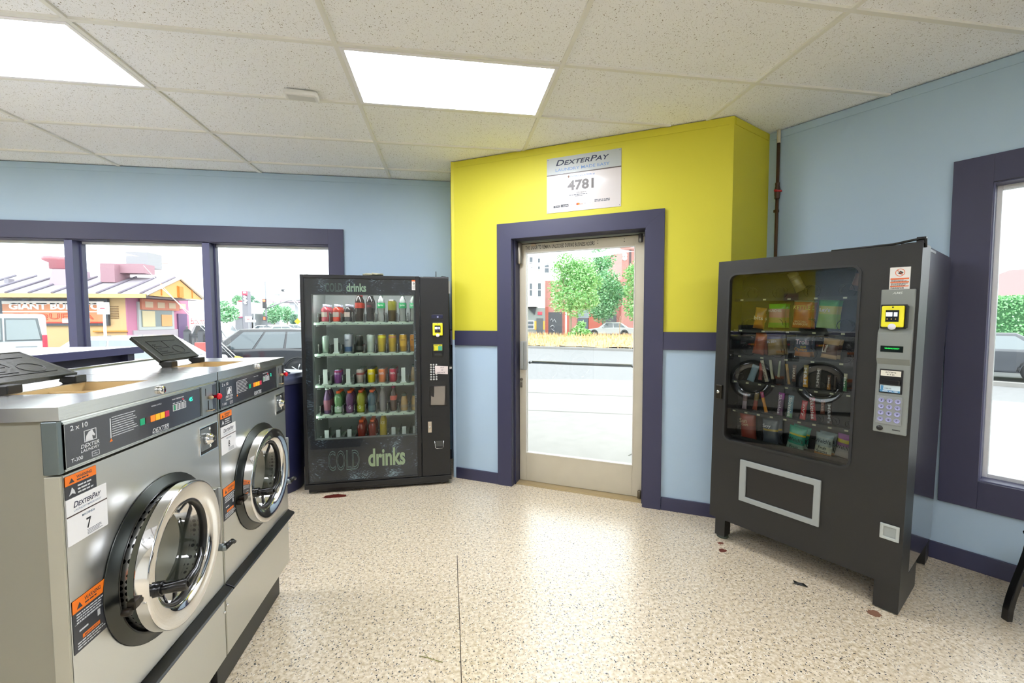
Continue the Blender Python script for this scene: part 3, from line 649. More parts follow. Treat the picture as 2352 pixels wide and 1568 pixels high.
# trash bin
tb = thing('trash_bin', 'dark blue round trash bin with flat lid between washer and drinks machine', 'bin', (-1.535, 3.93, 0))
MB().lathe([(.235, 0), (.24, .01), (.262, .70), (.268, .72), (.268, .92), (.275, .93), (.275, .95)], 40).link('bin_body', M('#23274d', .42), tb)
MB().lathe([(.282, .94), (.286, .945), (.288, .985), (.282, .995), (.262, 1.0), (.258, 1.02), (.25, 1.028), (.0001, 1.04)], 40).box(-.03, .03, -.3, -.25, .97, 1.01).link('bin_lid', M('#4a4f66', .3), tb)
MB().tube([(-.15, -.12, 1.03), (-.05, -.2, 1.035), (.2, -.12, 1.035), (.05, .15, 1.04)], .006).link('lid_ridge', M('#1b1d2c', .4), tb)
# ---------------------------------------------------------------- drinks machine
RD = math.radians(2.48); OD = Vector((-1.205, 3.716, 0))
dX = Vector((math.cos(RD), math.sin(RD), 0)); dY = Vector((-math.sin(RD), math.cos(RD), 0))
def loc_on(u, v, o, X, Y, y):
    r = ray(u, v); n = Y; k = (o + Y*y - EYE).dot(n) / r.dot(n); q = EYE + r*k; return (q-o).dot(X), q.z
def drk(u, v, y): return loc_on(u, v, OD, dX, dY, y)
BLK = M('#121314', .38, bump=(250, .25)); BLK2 = M('#0c0d0e', .3); LINER = M('#b4bab9', .5); LINERD = M('#6e7374', .5)
# printed ice graphic
ice = bpy.data.materials.new('ice_graphic'); ice.use_nodes = True; _t = ice.node_tree; _b = _t.nodes['Principled BSDF']; N_ = _t.nodes.new; L_ = _t.links.new
_c = N_('ShaderNodeTexCoord'); _m = N_('ShaderNodeMapping'); _m.inputs['Scale'].default_value = (26, 1, 90); _m.inputs['Rotation'].default_value = (0, .5, 0)
_w = N_('ShaderNodeTexNoise'); _w.inputs['Scale'].default_value = 3; L_(_c.outputs['Object'], _w.inputs['Vector'])
_a = N_('ShaderNodeVectorMath'); _a.operation = 'MULTIPLY_ADD'; _a.inputs[1].default_value = (.35, 0, .35); L_(_w.outputs['Color'], _a.inputs[0]); L_(_c.outputs['Object'], _a.inputs[2]); L_(_a.outputs[0], _m.inputs[0])
_n = N_('ShaderNodeTexNoise'); _n.inputs['Scale'].default_value = 1.6; _n.inputs['Detail'].default_value = 3; L_(_m.outputs[0], _n.inputs['Vector'])
_p = N_('ShaderNodeTexNoise'); _p.inputs['Scale'].default_value = 4.5; L_(_c.outputs['Object'], _p.inputs['Vector'])
_mm = N_('ShaderNodeMath'); _mm.operation = 'MULTIPLY'; L_(_n.outputs[0], _mm.inputs[0]); L_(_p.outputs[0], _mm.inputs[1])
_r = N_('ShaderNodeValToRGB'); e = _r.color_ramp.elements; e[0].position = .24; e[0].color = lin('#1d212b'); e[1].position = .42; e[1].color = lin('#a4c0d4'); x = e.new(.32); x.color = lin('#2f3644')
L_(_mm.outputs[0], _r.inputs[0]); L_(_r.outputs[0], _b.inputs['Base Color']); _b.inputs['Roughness'].default_value = .3
dm = thing('drinks_machine', 'black glass fronted cold drinks vending machine left of the door', 'vending machine', OD, RD)
Wd, Hd = 1.222, 1.865
sh = MB().box(0, .045, .06, .70, .077, Hd).box(1.0, Wd, .045, .70, .077, Hd).box(.045, 1.0, .06, .70, 1.80, Hd).box(.045, 1.0, .66, .70, .077, 1.80).box(.045, 1.0, .06, .70, .077, .30)
sh.link('cabinet', BLK, dm, bevel=.003)
MB().box(.045, .05, .07, .66, .30, 1.80).box(.98, .985, .07, .66, .30, 1.80).box(.05, .98, .655, .66, .30, 1.80).box(.05, .98, .07, .655, 1.795, 1.80).link('liner', LINER, dm)
MB().box(-.006, Wd+.006, -.006, .06, .045, .085).link('toe_rail', BLK, dm, bevel=.003)
MB().box(.025, Wd-.02, .01, .64, .018, .05).link('base', BLK2, dm)
ft = MB()
for x in (.07, Wd-.07):
    for y in (.05, .6): ft.lathe([(.018, 0), (.018, .012), (.008, .014), (.008, .02)], 12, cx=x, cy=y)
ft.each('foot', M('#9a958c', .4, .6), dm)
# door
dr = bpy.data.objects.new('door', None); C.objects.link(dr); dr.parent = dm
MB().frame(.0, .966, .09, 1.862, -.004, .06, .028, .034, .014, .03).link('door_frame', BLK, dr, bevel=.003)
MB().frame(.026, .934, .10, 1.834, .006, .05, .060, .018, .363, .137).link('graphic_panel', ice, dr)
MB().frame(.082, .918, .462, 1.70, .005, .052, .005).link('window_gasket', M('#59605f', .4), dr)
MB().box(.026, .934, -.0005, .003, .10, 1.834).link('door_pane', glassM('machine_glass', '#fbfdfc', 1.5, .6), dr)
LTM = M('#a7c3ab', .5)
txt('COLD', .195, 1.722, .135, .072, M('#8fb0a8', .5), dr, y=.0045, outline=.012, spacing=1.05); txt('drinks', .363, 1.722, .16, .072, LTM, dr, y=.0045, bold=.03)
txt('COLD', .185, .190, .255, .175, M('#7fa09b', .5), dr, y=.0045, outline=.012, spacing=1.05); txt('drinks', .512, .205, .312, .16, M('#b4c9a4', .5), dr, y=.0045, bold=.03)
st = MB().box(.903, .947, -.0015, -.0005, 1.742, 1.829).link('tip_warning_sticker', M('#d8d3cc', .5), dr)
MB().box(.903, .947, -.0022, -.001, 1.817, 1.829).link('sticker_band', M('#e0672c', .5), st)
b = MB().lathe([(.013, -.0022), (.015, -.0022)], 20, cx=.925, cz=1.798, axis='y', caps=False).box(.918, .926, -.0022, -.001, 1.79, 1.806); scribble(b, .908, 1.778, .034, 5, .006, .0025, -.0022, -.001, seed=3); b.link('sticker_print', M('#3c3634', .5), st)
# control column
ccol = MB().box(.974, Wd-.002, -.004, .045, .09, Hd-.012).link('control_panel', BLK, dm, bevel=.003)
MB().box(.968, .973, .004, .05, .09, Hd-.012).box(.978, Wd-.01, -.0046, -.003, .622, .625).link('panel_gap', M('#050505', .6), dm)
MB().box(1.067, 1.166, -.007, -.004, 1.495, 1.528).link('display', M('#1a1d3a', .2), ccol, bevel=.001); txt('51', 1.115, 1.502, .012, .013, M('#c9ccf0', .4, emit=.6), ccol, y=-.0075)
YL_ = M('#e8e02a', .35)
def card_reader(par, x0, x1, z0, z1, y=-.004):
    MB().box(x0-.006, x1+.006, y-.012, y, z0-.006, z1+.006).link('reader_base', BLK2, par, bevel=.002)
    r = MB().box(x0, x1, y-.03, y-.008, z0, z1).link('card_reader', YL_, par, bevel=.006)
    w_, h_ = x1-x0, z1-z0
    MB().box(x0+w_*.2, x1-w_*.22, y-.0315, y-.029, z0+h_*.25, z1-h_*.2).link('reader_screen', M('#0d0d14', .15), r)
    MB().box(x0+w_*.22, x0+w_*.5, y-.0325, y-.031, z0+h_*.5, z1-h_*.3).link('screen_panel', M('#c9cfe0', .4, emit=.5), r)
    MB().box(x0+w_*.56, x0+w_*.72, y-.0325, y-.031, z0+h_*.5, z1-h_*.3).link('screen_icon', M('#b9bfd0', .4, emit=.4), r)
    q = MB()
    for k in range(3): q.box(x0+w_*(.26+.18*k), x0+w_*(.31+.18*k), y-.0325, y-.031, z0+h_*.36, z0+h_*.4)
    q.each('screen_button', M('#a89048', .4, emit=.3), r)
    MB().lathe([(.0001, y-.0312), (w_*.04, y-.0312), (w_*.04, y-.029)], 10, cx=x0+w_*.5, cz=z1-h_*.07, axis='y').link('reader_camera', BLK2, r)
    MB().lathe([(.0001, y-.031), (w_*.18, y-.031), (w_*.18, y-.029)], 16, cx=x0+w_*.5, cz=z0+h_*.02, axis='y').link('reader_lamp', M('#dcdce6', .4), r)
card_reader(ccol, 1.076, 1.163, 1.345, 1.456)
b2 = MB().box(1.072, 1.166, -.012, -.004, 1.156, 1.273).link('bill_slot', BLK2, ccol, bevel=.003)
MB().box(1.082, 1.158, -.014, -.011, 1.212, 1.266).link('bill_label', M('#d8cf2e', .4), b2); MB().box(1.122, 1.157, -.015, -.012, 1.213, 1.252).link('bill_picture', M('#3f9a7e', .5), b2); txt('INSERT BILL', 1.086, 1.255, .066, .008, M('#222222', .5), b2, y=-.0145)
MB().box(1.084, 1.088, -.015, -.012, 1.22, 1.25).link('bill_arrow', M('#222222', .5), b2)
MB().box(1.084, 1.156, -.022, -.01, 1.165, 1.185).link('bill_lip', M('#1d1e1e', .3), b2, bevel=.004)
kp = MB().box(1.046, 1.145, -.008, -.004, .945, 1.10).link('keypad', M('#0d0d0e', .4), ccol, bevel=.001)
kb = MB()
for r_ in range(7):
    for c_ in range(3): kb.lathe([(.0001, -.011), (.0072, -.0105), (.0085, -.008)], 12, cx=1.058+c_*.0235, cz=1.086-r_*.0215, axis='y')
kb.each('key', M('#b4b6b2', .4), kp)
nt_ = MB(); nt_._add([(1.094, -.012, 1.008), (1.204, -.016, 1.001), (1.206, -.02, 1.072), (1.093, -.013, 1.078), (1.094, -.0125, 1.008), (1.204, -.0165, 1.001), (1.206, -.0205, 1.072), (1.093, -.0135, 1.078)], [(3,2,1,0), (4,5,6,7), (0,1,5,4), (1,2,6,5), (2,3,7,6), (3,0,4,7)])
nt_ = nt_.link('paper_note', M('#d9ccc8', .7), None); nt_.location = OD; nt_.rotation_euler[2] = RD
tag(nt_, 'small white handwritten note reading out of service taped over the drinks machine keypad', 'note')
for s_, x_, z_, w__ in (('OUT', 1.14, 1.056, .034), ('OF', 1.145, 1.034, .02), ('SERVICE', 1.108, 1.012, .072)): txt(s_, x_, z_, w__, .011, M('#6a6468', .6), nt_, y=-.019, shear=.2)
pk = MB().box(1.04, 1.196, -.006, .002, .715, .902).link('pickup_port', M('#0a0a0a', .3), ccol, bevel=.004)
MB().prism([(1.055, .73), (1.172, .725), (1.178, .80), (1.178, .893), (1.085, .893), (1.08, .80), (1.055, .81)], -.009, -.005).link('port_flap', M('#8b8680', .25, .7), pk)
lkp = MB().box(1.026, 1.058, -.012, -.004, .483, .58).link('lock_plate', M('#c4b8a6', .35, .6), ccol, bevel=.002)
MB().lathe([(.009, -.012), (.008, -.016), (.0001, -.016)], 14, cx=1.042, cz=.53, axis='y').link('lock_cylinder', CHROME, lkp)
cr = MB().box(1.095, 1.153, -.007, -.003, .352, .402).link('coin_return', M('#4a4c4b', .3, .5), ccol)
MB().tube([(1.083, -.005, .402), (1.088, -.012, .345), (1.10, -.014, .336), (1.148, -.014, .336), (1.158, -.012, .345), (1.163, -.005, .402)], .003, 8).link('return_rim', CHROME, cr)
MB().tube([(1.115, .2, Hd), (1.115, .2, Hd+.065)], .0035, 8).lathe([(.012, Hd), (.012, Hd+.006)], 12, cx=1.115, cy=.2).link('antenna', BLK2, dm)
MB().tube([(1.14, .15, Hd), (1.17, .12, Hd+.012), (1.20, .1, Hd+.006), (1.225, .12, Hd-.1), (1.232, .16, 1.2), (1.226, .2, 1.0)], .004, 6).link('side_cable', BLK2, dm)
MB().box(Wd, Wd+.012, .05, .09, 1.72, 1.83).box(Wd, Wd+.02, .05, .08, 1.04, 1.06).link('side_bracket', M('#b9b9b2', .4), dm)
# crumpled paper on top
pc = MB(); pts = []
rr = random.Random(4)
for k in range(3): pc.tube([(rr.uniform(-.09, .09), rr.uniform(-.02, .02), .012+rr.uniform(0, .012)) for _ in range(7)], .010, 6)
pc = pc.link('crumpled_bag', M('#b9b59a', .7), None, loc=OD + dX*.565 + dY*.12 + Vector((0, 0, Hd)), rz=RD); tag(pc, 'small crumpled paper wrapper lying on top of the drinks machine', 'wrapper')
# shelves
SZ = [1.4645, 1.192, .919, .652, .383]
LX = [.153 + .0942*k for k in range(9)]
SHM = M('#a9bfae', .45); PLA = glassM('clear_plastic', '#dde6df', 1.45, 1.3, haze=.10, rough=.1)
for k, z in enumerate(SZ):
    s_ = MB().box(.06, .97, .105, .62, z-.012, z-.004).box(.06, .97, .098, .108, z-.022, z-.002).link('drinks_shelf', SHM, dm, bevel=.001)
    wv_ = MB()
    for x in LX: wv_._add([(x-.035, .108, z-.004), (x+.035, .108, z-.004), (x+.022, .104, z+.006), (x-.022, .104, z+.006), (x-.035, .6, z-.004), (x+.035, .6, z-.004), (x+.022, .6, z+.006), (x-.022, .6, z+.006)], [(0,1,2,3), (3,2,6,7), (1,5,6,2), (0,3,7,4)])
    wv_.link('lane_floor', M('#c4d2c2', .45), s_)
    dv_ = MB()
    for i in range(10):
        x = LX[0]-.0471 + i*.0942
        dv_.box(x-.0012, x+.0012, .12, .5, z-.004, z+.075).tube([(x, .116, z-.004), (x, .116, z+.085)], .004, 6)
        for q in range(5): dv_.lathe([(.0001, z+.012+q*.015), (.009, z+.018+q*.015), (.0001, z+.024+q*.015)], 6, cx=x, cy=.117)
    dv_.each('lane_divider', PLA, s_) if False else dv_.link('lane_dividers', PLA, s_)
    cl = MB()
    for x in LX[:]:
        for q in range(3): cl.box(x-.060+q*.011, x-.055+q*.011, .096, .099, z-.034, z-.028)
        cl.box(x-.004, x+.004, .0965, .098, z-.016, z-.009, 1)
    cl.link('lane_print', [M('#b9c2bc', .5), M('#3a4440', .5)], s_)
MB().box(.052, .066, .075, .085, .47, 1.70).link('side_light', M('#f4fff6', .5, emit=9), dm)
MB().box(.10, .90, .075, .095, 1.775, 1.79).link('top_light', M('#ffffff', .5, emit=24.0), dm)
# pushers in the empty lanes
PU = M('#c6d3cc', .5)
for (r_, c_) in ((1, 1), (2, 0), (2, 2), (2, 7), (4, 0), (4, 1), (4, 2), (4, 6), (4, 7), (4, 8)):
    z = SZ[r_]; x = LX[c_]; MB().box(x-.018, x+.018, .118, .122, z+.004, z+.135).box(x-.026, x+.026, .112, .16, z+.004, z+.012).link('lane_pusher', PU, dm, bevel=.002)
# bottles and cans
def P3(c, rough=.15, coat=.5): return M(c, rough, 0, coat=coat)
def bottle(prof_liq, r_cap, z_cap, h_cap, col, cap, lab=None, clear=False, neck=None):
    def mk(name, label, cat, group):
        o = MB().lathe(prof_liq, 20).link(name, glassM('pet_' + col, col, 1.45, 1.5, haze=.25) if clear else P3(col), None); tag(o, label, cat, group)
        MB().lathe([(r_cap, z_cap), (r_cap, z_cap+h_cap), (.0001, z_cap+h_cap)], 16).link('bottle_cap', M(cap, .4), o)
        if lab: MB().lathe([(lab[0], lab[1]), (lab[0], lab[2])], 20, caps=False).link('bottle_label', M(lab[3], .4), o)
        return o
    return mk
def juice(col, cap='#cfd3e6', disc='#b9a99f'):
    base = bottle([(.028, 0), (.031, .006), (.031, .03), (.028, .036), (.028, .085), (.031, .092), (.029, .11), (.016, .122), (.0135, .134)], .0165, .128, .024, col, cap)
    def mk(*a):
        o = base(*a); q = MB(); 
        q.lathe([(.0292, .04), (.0292, .083)], 20, caps=False); q.f = [f for i, f in enumerate(q.f) if 11 <= i <= 17]; q.mi = [0]*len(q.f); q.sm = [True]*len(q.f)
        q.link('label_swoosh', M(disc, .5), o); return o
    return mk
def cola(liq, lab, cap, clear=False):
    return bottle([(.026, 0), (.031, .008), (.031, .045), (.027, .07), (.029, .10), (.032, .125), (.032, .165), (.026, .195), (.014, .218), (.0125, .232)], .0155, .228, .016, liq, cap, (.0326, .118, .165, lab), clear)
def sport(col, cap='#e8622c', lab=None):
    return bottle([(.030, 0), (.034, .008), (.034, .05), (.030, .07), (.034, .09), (.036, .12), (.034, .145), (.024, .168), (.0165, .18)], .019, .172, .024, col, cap, lab)
def slim(col, cap, lab=None, h=.215, clear=False):
    return bottle([(.026, 0), (.029, .006), (.029, h*.62), (.024, h*.76), (.014, h*.9), (.013, h)], .016, h-.006, .018, col, cap, lab, clear)
def frap(col='#a58e66'):
    return bottle([(.029, 0), (.032, .006), (.031, .05), (.026, .10), (.02, .125), (.018, .135)], .0205, .132, .016, col, '#2c4a3c', (.0315, .02, .055, '#8a7a58'))
ALC = M('#c4c8c8', .25, 1.0)
def can(col, h=.158, r=.033, top=None, lab=None):
    def mk(name, label, cat, group):
        o = MB().lathe([(r*.78, 0), (r, .006), (r, h-.016), (r*.86, h-.005)], 22).link(name, M(col, .28, .35), None); tag(o, label, cat, group)
        MB().lathe([(r*.86, h-.005), (r*.88, h), (r*.8, h-.001), (r*.76, h-.005), (.0001, h-.005)], 22, caps=False).link('can_lid', ALC, o)
        if lab: MB().lathe([(r+.0004, lab[0]), (r+.0004, lab[1])], 22, caps=False).link('can_band', M(lab[2], .35), o)
        return o
    return mk
OR = ['first', 'second', 'third', 'fourth', 'fifth']
LN = ['leftmost lane', 'second lane from left', 'third lane from left', 'fourth lane from left', 'middle lane', 'fourth lane from right', 'third lane from right', 'second lane from right', 'rightmost lane']
RN = ['top shelf', 'second shelf', 'third shelf', 'fourth shelf', 'bottom shelf']
def lane(row, col, mk, name, desc, cat, n, text=None, dx=0):
    first = None; R = None
    for k in range(n):
        lab = '%s, %s in %s, %s' % (desc, OR[k], LN[col], RN[row]) if n > 1 else '%s in %s, %s' % (desc, LN[col], RN[row])
        y = .158 + k*.0705 + (.002*row)
        p = OD + dX*(LX[col]+dx) + dY*y + Vector((0, 0, SZ[row]+.0065))
        if first is None:
            first = o = mk(name, lab, cat, 'drinks on the %s of the drinks machine' % RN[row]); o.location = p; o.rotation_euler[2] = RD + random.uniform(-.15, .15)
        else: o = dup(first, p, RD + random.uniform(-.3, .3), lab)
    if text:
        s_, w_, h_, z_, R, c_ = text; txt(s_, -w_/2, z_, w_, h_, M(c_, .5), first, y=0, bend=(0, R+.0012), name='drink_lettering')
lane(0, 0, juice('#b8505c'), 'juice_bottle', 'pink drink bottle with white cap', 'bottle', 4)
lane(0, 1, juice('#c43a22'), 'juice_bottle', 'orange red drink bottle with white cap', 'bottle', 4)
lane(0, 2, juice('#3b3b3c'), 'juice_bottle', 'dark drink bottle with white cap', 'bottle', 4)
lane(0, 3, cola('#2a201c', '#a83a2c', '#b3202c'), 'soda_bottle', 'dark cola bottle with red label', 'bottle', 3)
lane(0, 4, cola('#241f20', '#3c3134', '#4a4a4c'), 'soda_bottle', 'dark cola bottle with black label', 'bottle', 3, ('ZERO', .04, .014, .128, .033, '#9a3c48'))
lane(0, 5, cola('#d3e2dc', '#149a5a', '#137a58', True), 'soda_bottle', 'clear soda bottle with green label', 'bottle', 2, ('Sprite', .046, .022, .132, .033, '#e8f2ea'))
lane(0, 6, can('#4a3d1c', .192, .033, lab=(.10, .178, '#7d7a1e')), 'drink_can', 'tall gold and black drink can', 'can', 3)
lane(0, 7, cola('#d3e2dc', '#149a5a', '#137a58', True), 'soda_bottle', 'clear soda bottle with green label', 'bottle', 2, ('Sprite', .046, .022, .132, .033, '#e8f2ea'))
lane(0, 8, cola('#cfe6d4', '#4fb37a', '#137a58', True), 'soda_bottle', 'clear soda bottle with pale green label', 'bottle', 2, ('Sprite', .046, .022, .132, .033, '#e8f2ea'))
lane(1, 0, can('#9fb3a4', .15, .029), 'drink_can', 'slim silver green can', 'can', 1)
lane(1, 2, can('#b9c0c8', .165, .033, lab=(.01, .05, '#4d6a8c')), 'drink_can', 'tall white and blue can', 'can', 2, ('RED', .03, .016, .10, .033, '#54606e'))
lane(1, 3, can('#20241f', .15, .033, lab=(.02, .055, '#454a45')), 'drink_can', 'tall black energy can', 'can', 1)
lane(1, 4, can('#b9cabf', .158, .033), 'drink_can', 'tall white energy can', 'can', 2)
lane(1, 5, can('#c7b21e', .158, .033, lab=(.125, .142, '#dfe03c')), 'drink_can', 'tall bright yellow energy can', 'can', 2)
lane(1, 6, can('#c2a41e', .158, .033, lab=(.125, .142, '#c48a5a')), 'drink_can', 'tall yellow can with pink band', 'can', 2)
lane(1, 7, can('#bd961e', .158, .033, lab=(.05, .12, '#cda62c')), 'drink_can', 'tall golden energy can', 'can', 2, ('GUAVA', .044, .012, .10, .034, '#6e4a1a'))
lane(1, 8, can('#c07f1c', .158, .033, lab=(.05, .12, '#cc8c24')), 'drink_can', 'tall orange gold energy can', 'can', 2, ('BITE', .044, .012, .10, .034, '#7a4a1a'))
lane(2, 1, can('#8b4f96', .122, .032, lab=(.10, .108, '#b63850')), 'soda_can', 'purple soda can', 'can', 2, ('FANTA', .046, .016, .078, .032, '#e6e0ee'))
lane(2, 3, can('#b3aaa2', .122, .032, lab=(.07, .09, '#98504c')), 'soda_can', 'silver soda can', 'can', 4)
lane(2, 4, can('#dccb12', .122, .032), 'soda_can', 'bright yellow soda can', 'can', 4, ('FANTA', .046, .02, .07, .032, '#f2efe2'))
lane(2, 5, can('#d8804a', .122, .032), 'soda_can', 'orange soda can', 'can', 4, ('FANTA', .046, .02, .07, .032, '#e9e6f2'))
lane(2, 6, can('#b63048', .122, .032), 'soda_can', 'raspberry red soda can', 'can', 4, ('FANTA', .046, .02, .07, .032, '#f2e6e6'))
lane(2, 8, frap('#9a8660'), 'coffee_bottle', 'small tan coffee drink bottle', 'bottle', 2)
lane(3, 0, slim('#5c3f66', '#c3d3d0', (.0295, .03, .12, '#8a5464')), 'sports_bottle', 'purple drink bottle with pale cap', 'bottle', 3)
lane(3, 1, sport('#5d8a58', lab=(.0345, .012, .06, '#a9c2ae')), 'sports_bottle', 'green sports drink with orange cap', 'bottle', 3, ('G', .016, .03, .04, .035, '#e8efe8'))
lane(3, 2, sport('#5a2f5c', lab=(.0345, .012, .06, '#6d4a6d')), 'sports_bottle', 'purple sports drink with orange cap', 'bottle', 3, ('G', .018, .034, .035, .035, '#e0d8e6'))
lane(3, 3, sport('#8a8f1e', lab=(.0345, .012, .06, '#9aa22c')), 'sports_bottle', 'yellow green sports drink with orange cap', 'bottle', 3, ('G', .016, .03, .035, .035, '#dfe6c8'))
lane(3, 4, sport('#3c5a66', lab=(.0345, .012, .06, '#486a70')), 'sports_bottle', 'slate blue sports drink with orange cap', 'bottle', 3)
lane(3, 5, slim('#a7aa9a', '#b7c9c2', None, .215, True), 'water_bottle', 'clear slim water bottle', 'bottle', 2)
lane(3, 6, slim('#3a2822', '#a8285a', (.0295, .10, .14, '#b85a4c')), 'soda_bottle', 'dark slim soda bottle with pink cap', 'bottle', 2)
lane(3, 7, frap('#a68a5a'), 'coffee_bottle', 'tan coffee drink bottle', 'bottle', 2)
lane(3, 8, frap('#b09766'), 'coffee_bottle', 'pale tan coffee drink bottle', 'bottle', 2)
lane(4, 3, sport('#7a2c22'), 'sports_bottle', 'dark red sports drink with orange cap', 'bottle', 3)
lane(4, 4, sport('#7d2e24'), 'sports_bottle', 'dark red sports drink with orange cap', 'bottle', 3)
lane(4, 5, slim('#b3a02c', '#d8dccb', None, .255), 'sparkling_bottle', 'yellow sparkling drink bottle', 'bottle', 2, ('ICE', .034, .026, .155, .030, '#dcd690'))
# ---------------------------------------------------------------- snack machine
RS = math.radians(-61.75); OS = Vector((1.730, 2.530, 0)); LEAN = .0165
sm = thing('snack_machine', 'black snack vending machine with large window standing against the right wall', 'vending machine', OS, 0)
sm.rotation_euler = (0, LEAN, RS)
SMX = Matrix.Translation(OS) @ sm.rotation_euler.to_matrix().to_4x4()
def snk(u, v, y):
    inv = SMX.inverted(); o = inv @ EYE; d = inv.to_3x3() @ ray(u, v); k = (y - o.y) / d.y; q = o + d*k; return q.x, q.z
SB = M('#1b1b19', .42, bump=(260, .3)); SBS = M('#17181a', .2, spec=1.0, coat=1.0); GP = M('#8d9290', .42); GP2 = M('#7d827f', .42)
WS, B0, TS = .957, .168, 1.85
cb = MB().box(0, .035, .20, .805, B0, TS).box(.745, WS-.004, .20, .805, B0, TS).box(.035, .745, .20, .865, 1.79, TS).box(.035, .745, .20, .805, B0, .70).box(.035, .745, .785, .805, .70, 1.79)
cb.link('cabinet', SBS, sm, bevel=.004)
MB().box(.004, WS-.012, .185, .20, B0+.01, TS-.01).link('door_seal', M('#050505', .7), sm)
wx0, wx1, wz0, wz1 = .071, .732, .700, 1.765
# door shell with rounded window hole
def rrect(x0, x1, z0, z1, r, n=6):
    o = []
    for cx, cz, a0 in ((x1-r, z0+r, -PI/2), (x1-r, z1-r, 0), (x0+r, z1-r, PI/2), (x0+r, z0+r, PI)):
        for k in range(n+1): a = a0 + PI/2*k/n; o.append((cx+r*math.cos(a), cz+r*math.sin(a)))
    return o
def rring(b, inner, outer, y0, y1, m=0):
    n = len(inner)
    vs = [(x, y0, z) for x, z in inner] + [(x, y0, z) for x, z in outer] + [(x, y1, z) for x, z in inner] + [(x, y1, z) for x, z in outer]
    fs = []
    for k in range(n):
        q = (k+1) % n; fs += [(k, k+n, q+n, q), (k, q, q+2*n, k+2*n), (k+n, k+3*n, q+3*n, q+n), (k+2*n, q+2*n, q+3*n, k+3*n)]
    return b._add(vs, fs, m)
dsh = MB(); rring(dsh, rrect(wx0, wx1, wz0, wz1, .045), rrect(0, .80, B0+.42, TS, .0001), 0, .185)
dsh.box(.80, WS, 0, .185, B0, TS).box(0, .80, 0, .185, B0, B0+.42)
ds = dsh.link('door_shell', SB, sm)
gk = MB(); rring(gk, rrect(wx0+.006, wx1-.006, wz0+.006, wz1-.006, .04), rrect(wx0-.006, wx1+.006, wz0-.006, wz1+.006, .05), -.006, .012); gk.link('window_gasket', M('#232424', .4), sm)
gg = MB(); gg._add([(x, .012, z) for x, z in rrect(wx0, wx1, wz0, wz1, .045)], [tuple(range(28))]); gg.link('window_pane', glassM('snack_glass', '#eef4f2', 1.6, 1.7), sm)
MB().box(.045, .05, .2, .78, .70, 1.79).box(.735, .74, .2, .78, .70, 1.79).box(.05, .735, .775, .78, .70, 1.79).box(.05, .735, .2, .78, 1.785, 1.79).link('liner', M('#3a3d3c', .5), sm)
MB().box(.10, .70, .19, .21, 1.768, 1.782).link('top_light', M('#fffaf0', .5, emit=20), sm)
# delivery chute frame
ch = MB()
ox = [(.187, .34), (.616, .34), (.616, .603), (.187, .603)]; ix = [(.225, .372), (.583, .372), (.583, .567), (.225, .567)]
rring(ch, ix, ox, -.014, 0); chf = ch.link('delivery_frame', GP, sm, bevel=.004)
MB().box(.225, .583, -.003, -.0005, .372, .567).link('delivery_flap', M('#1b1a19', .35), chf)
# coin return
c2 = MB(); rring(c2, [(.884, .411), (.930, .411), (.930, .461), (.884, .461)], [(.870, .396), (.944, .396), (.944, .474), (.870, .474)], -.010, 0); c2 = c2.link('coin_return', M('#a3a9a4', .4), sm, bevel=.003)
MB().box(.884, .930, -.004, -.0005, .411, .461).link('return_flap', M('#8e9592', .3), c2)
lk2 = MB().box(.018, .056, -.018, 0, .965, 1.055).link('door_lock', M('#39352c', .3, .7), sm, bevel=.003)
MB().lathe([(.011, -.018), (.010, -.022), (.0001, -.022)], 16, cx=.034, cz=1.01, axis='y').link('lock_cylinder', M('#b9bdb9', .2, .9), lk2)
# warning plate
wp = MB().box(.846, .921, -.003, 0, 1.634, 1.742).link('tipping_warning_plate', M('#d9d8d3', .4), sm, bevel=.001)
b = MB().box(.850, .917, -.004, -.002, 1.683, 1.690).box(.850, .917, -.004, -.002, 1.667, 1.673).box(.850, .917, -.004, -.002, 1.648, 1.653)
b.each('warning_stripe', M('#dd6a3a', .5), wp)
MB().lathe([(.0155, -.004), (.018, -.004)], 24, cx=.884, cz=1.716, axis='y', caps=False).tube([(.873, -.004, 1.728), (.895, -.004, 1.704)], .0011, 4).link('no_tipping_symbol', M('#dd6a3a', .5), wp)
b = MB().prism([(.876, 1.712), (.889, 1.706), (.896, 1.717), (.884, 1.724)], -.0035, -.0025); scribble(b, .852, 1.681, .062, 2, .005, .0022, -.004, -.002, seed=1); scribble(b, .852, 1.665, .062, 3, .005, .0022, -.004, -.002, seed=2); scribble(b, .852, 1.646, .062, 2, .005, .0022, -.004, -.002, seed=3)
b.link('plate_print', M('#3a3835', .5), wp)
# selection panel
sp = MB(); secs = [(1.636, -.012), (1.445, -.012), (1.425, -.034), (1.30, -.034), (1.27, -.014), (.93, -.014)]
x0, x1 = .820, .945
vs = []; 
for z, y in secs: vs += [(x0, y, z), (x1, y, z), (x0, 0, z), (x1, 0, z)]
fs = []
for k in range(len(secs)-1):
    a = 4*k; c_ = a+4; fs += [(a, c_, c_+1, a+1), (a, a+2, c_+2, c_), (a+1, c_+1, c_+3, a+3)]
fs += [(0, 1, 3, 2), (len(vs)-4, len(vs)-2, len(vs)-1, len(vs)-3)]
sp._add(vs, fs); sp = sp.link('selection_panel', GP2, sm, bevel=.004)
txt('AMS', .862, 1.612, .038, .011, M('#c4c7c4', .3, .5), sp, y=-.0125, shear=.25)
card_reader(sp, .831, .915, 1.453, 1.556, y=-.012)
MB().box(.918, .926, -.04, -.012, 1.452, 1.556).link('reader_side', BLK2, sp, bevel=.002)
MB().box(.835, .918, -.0355, -.033, 1.332, 1.362).link('text_display', M('#07120c', .2), sp); txt('VENDING READY', .850, 1.347, .055, .006, M('#19c04a', .4, emit=1.2), sp, y=-.036)
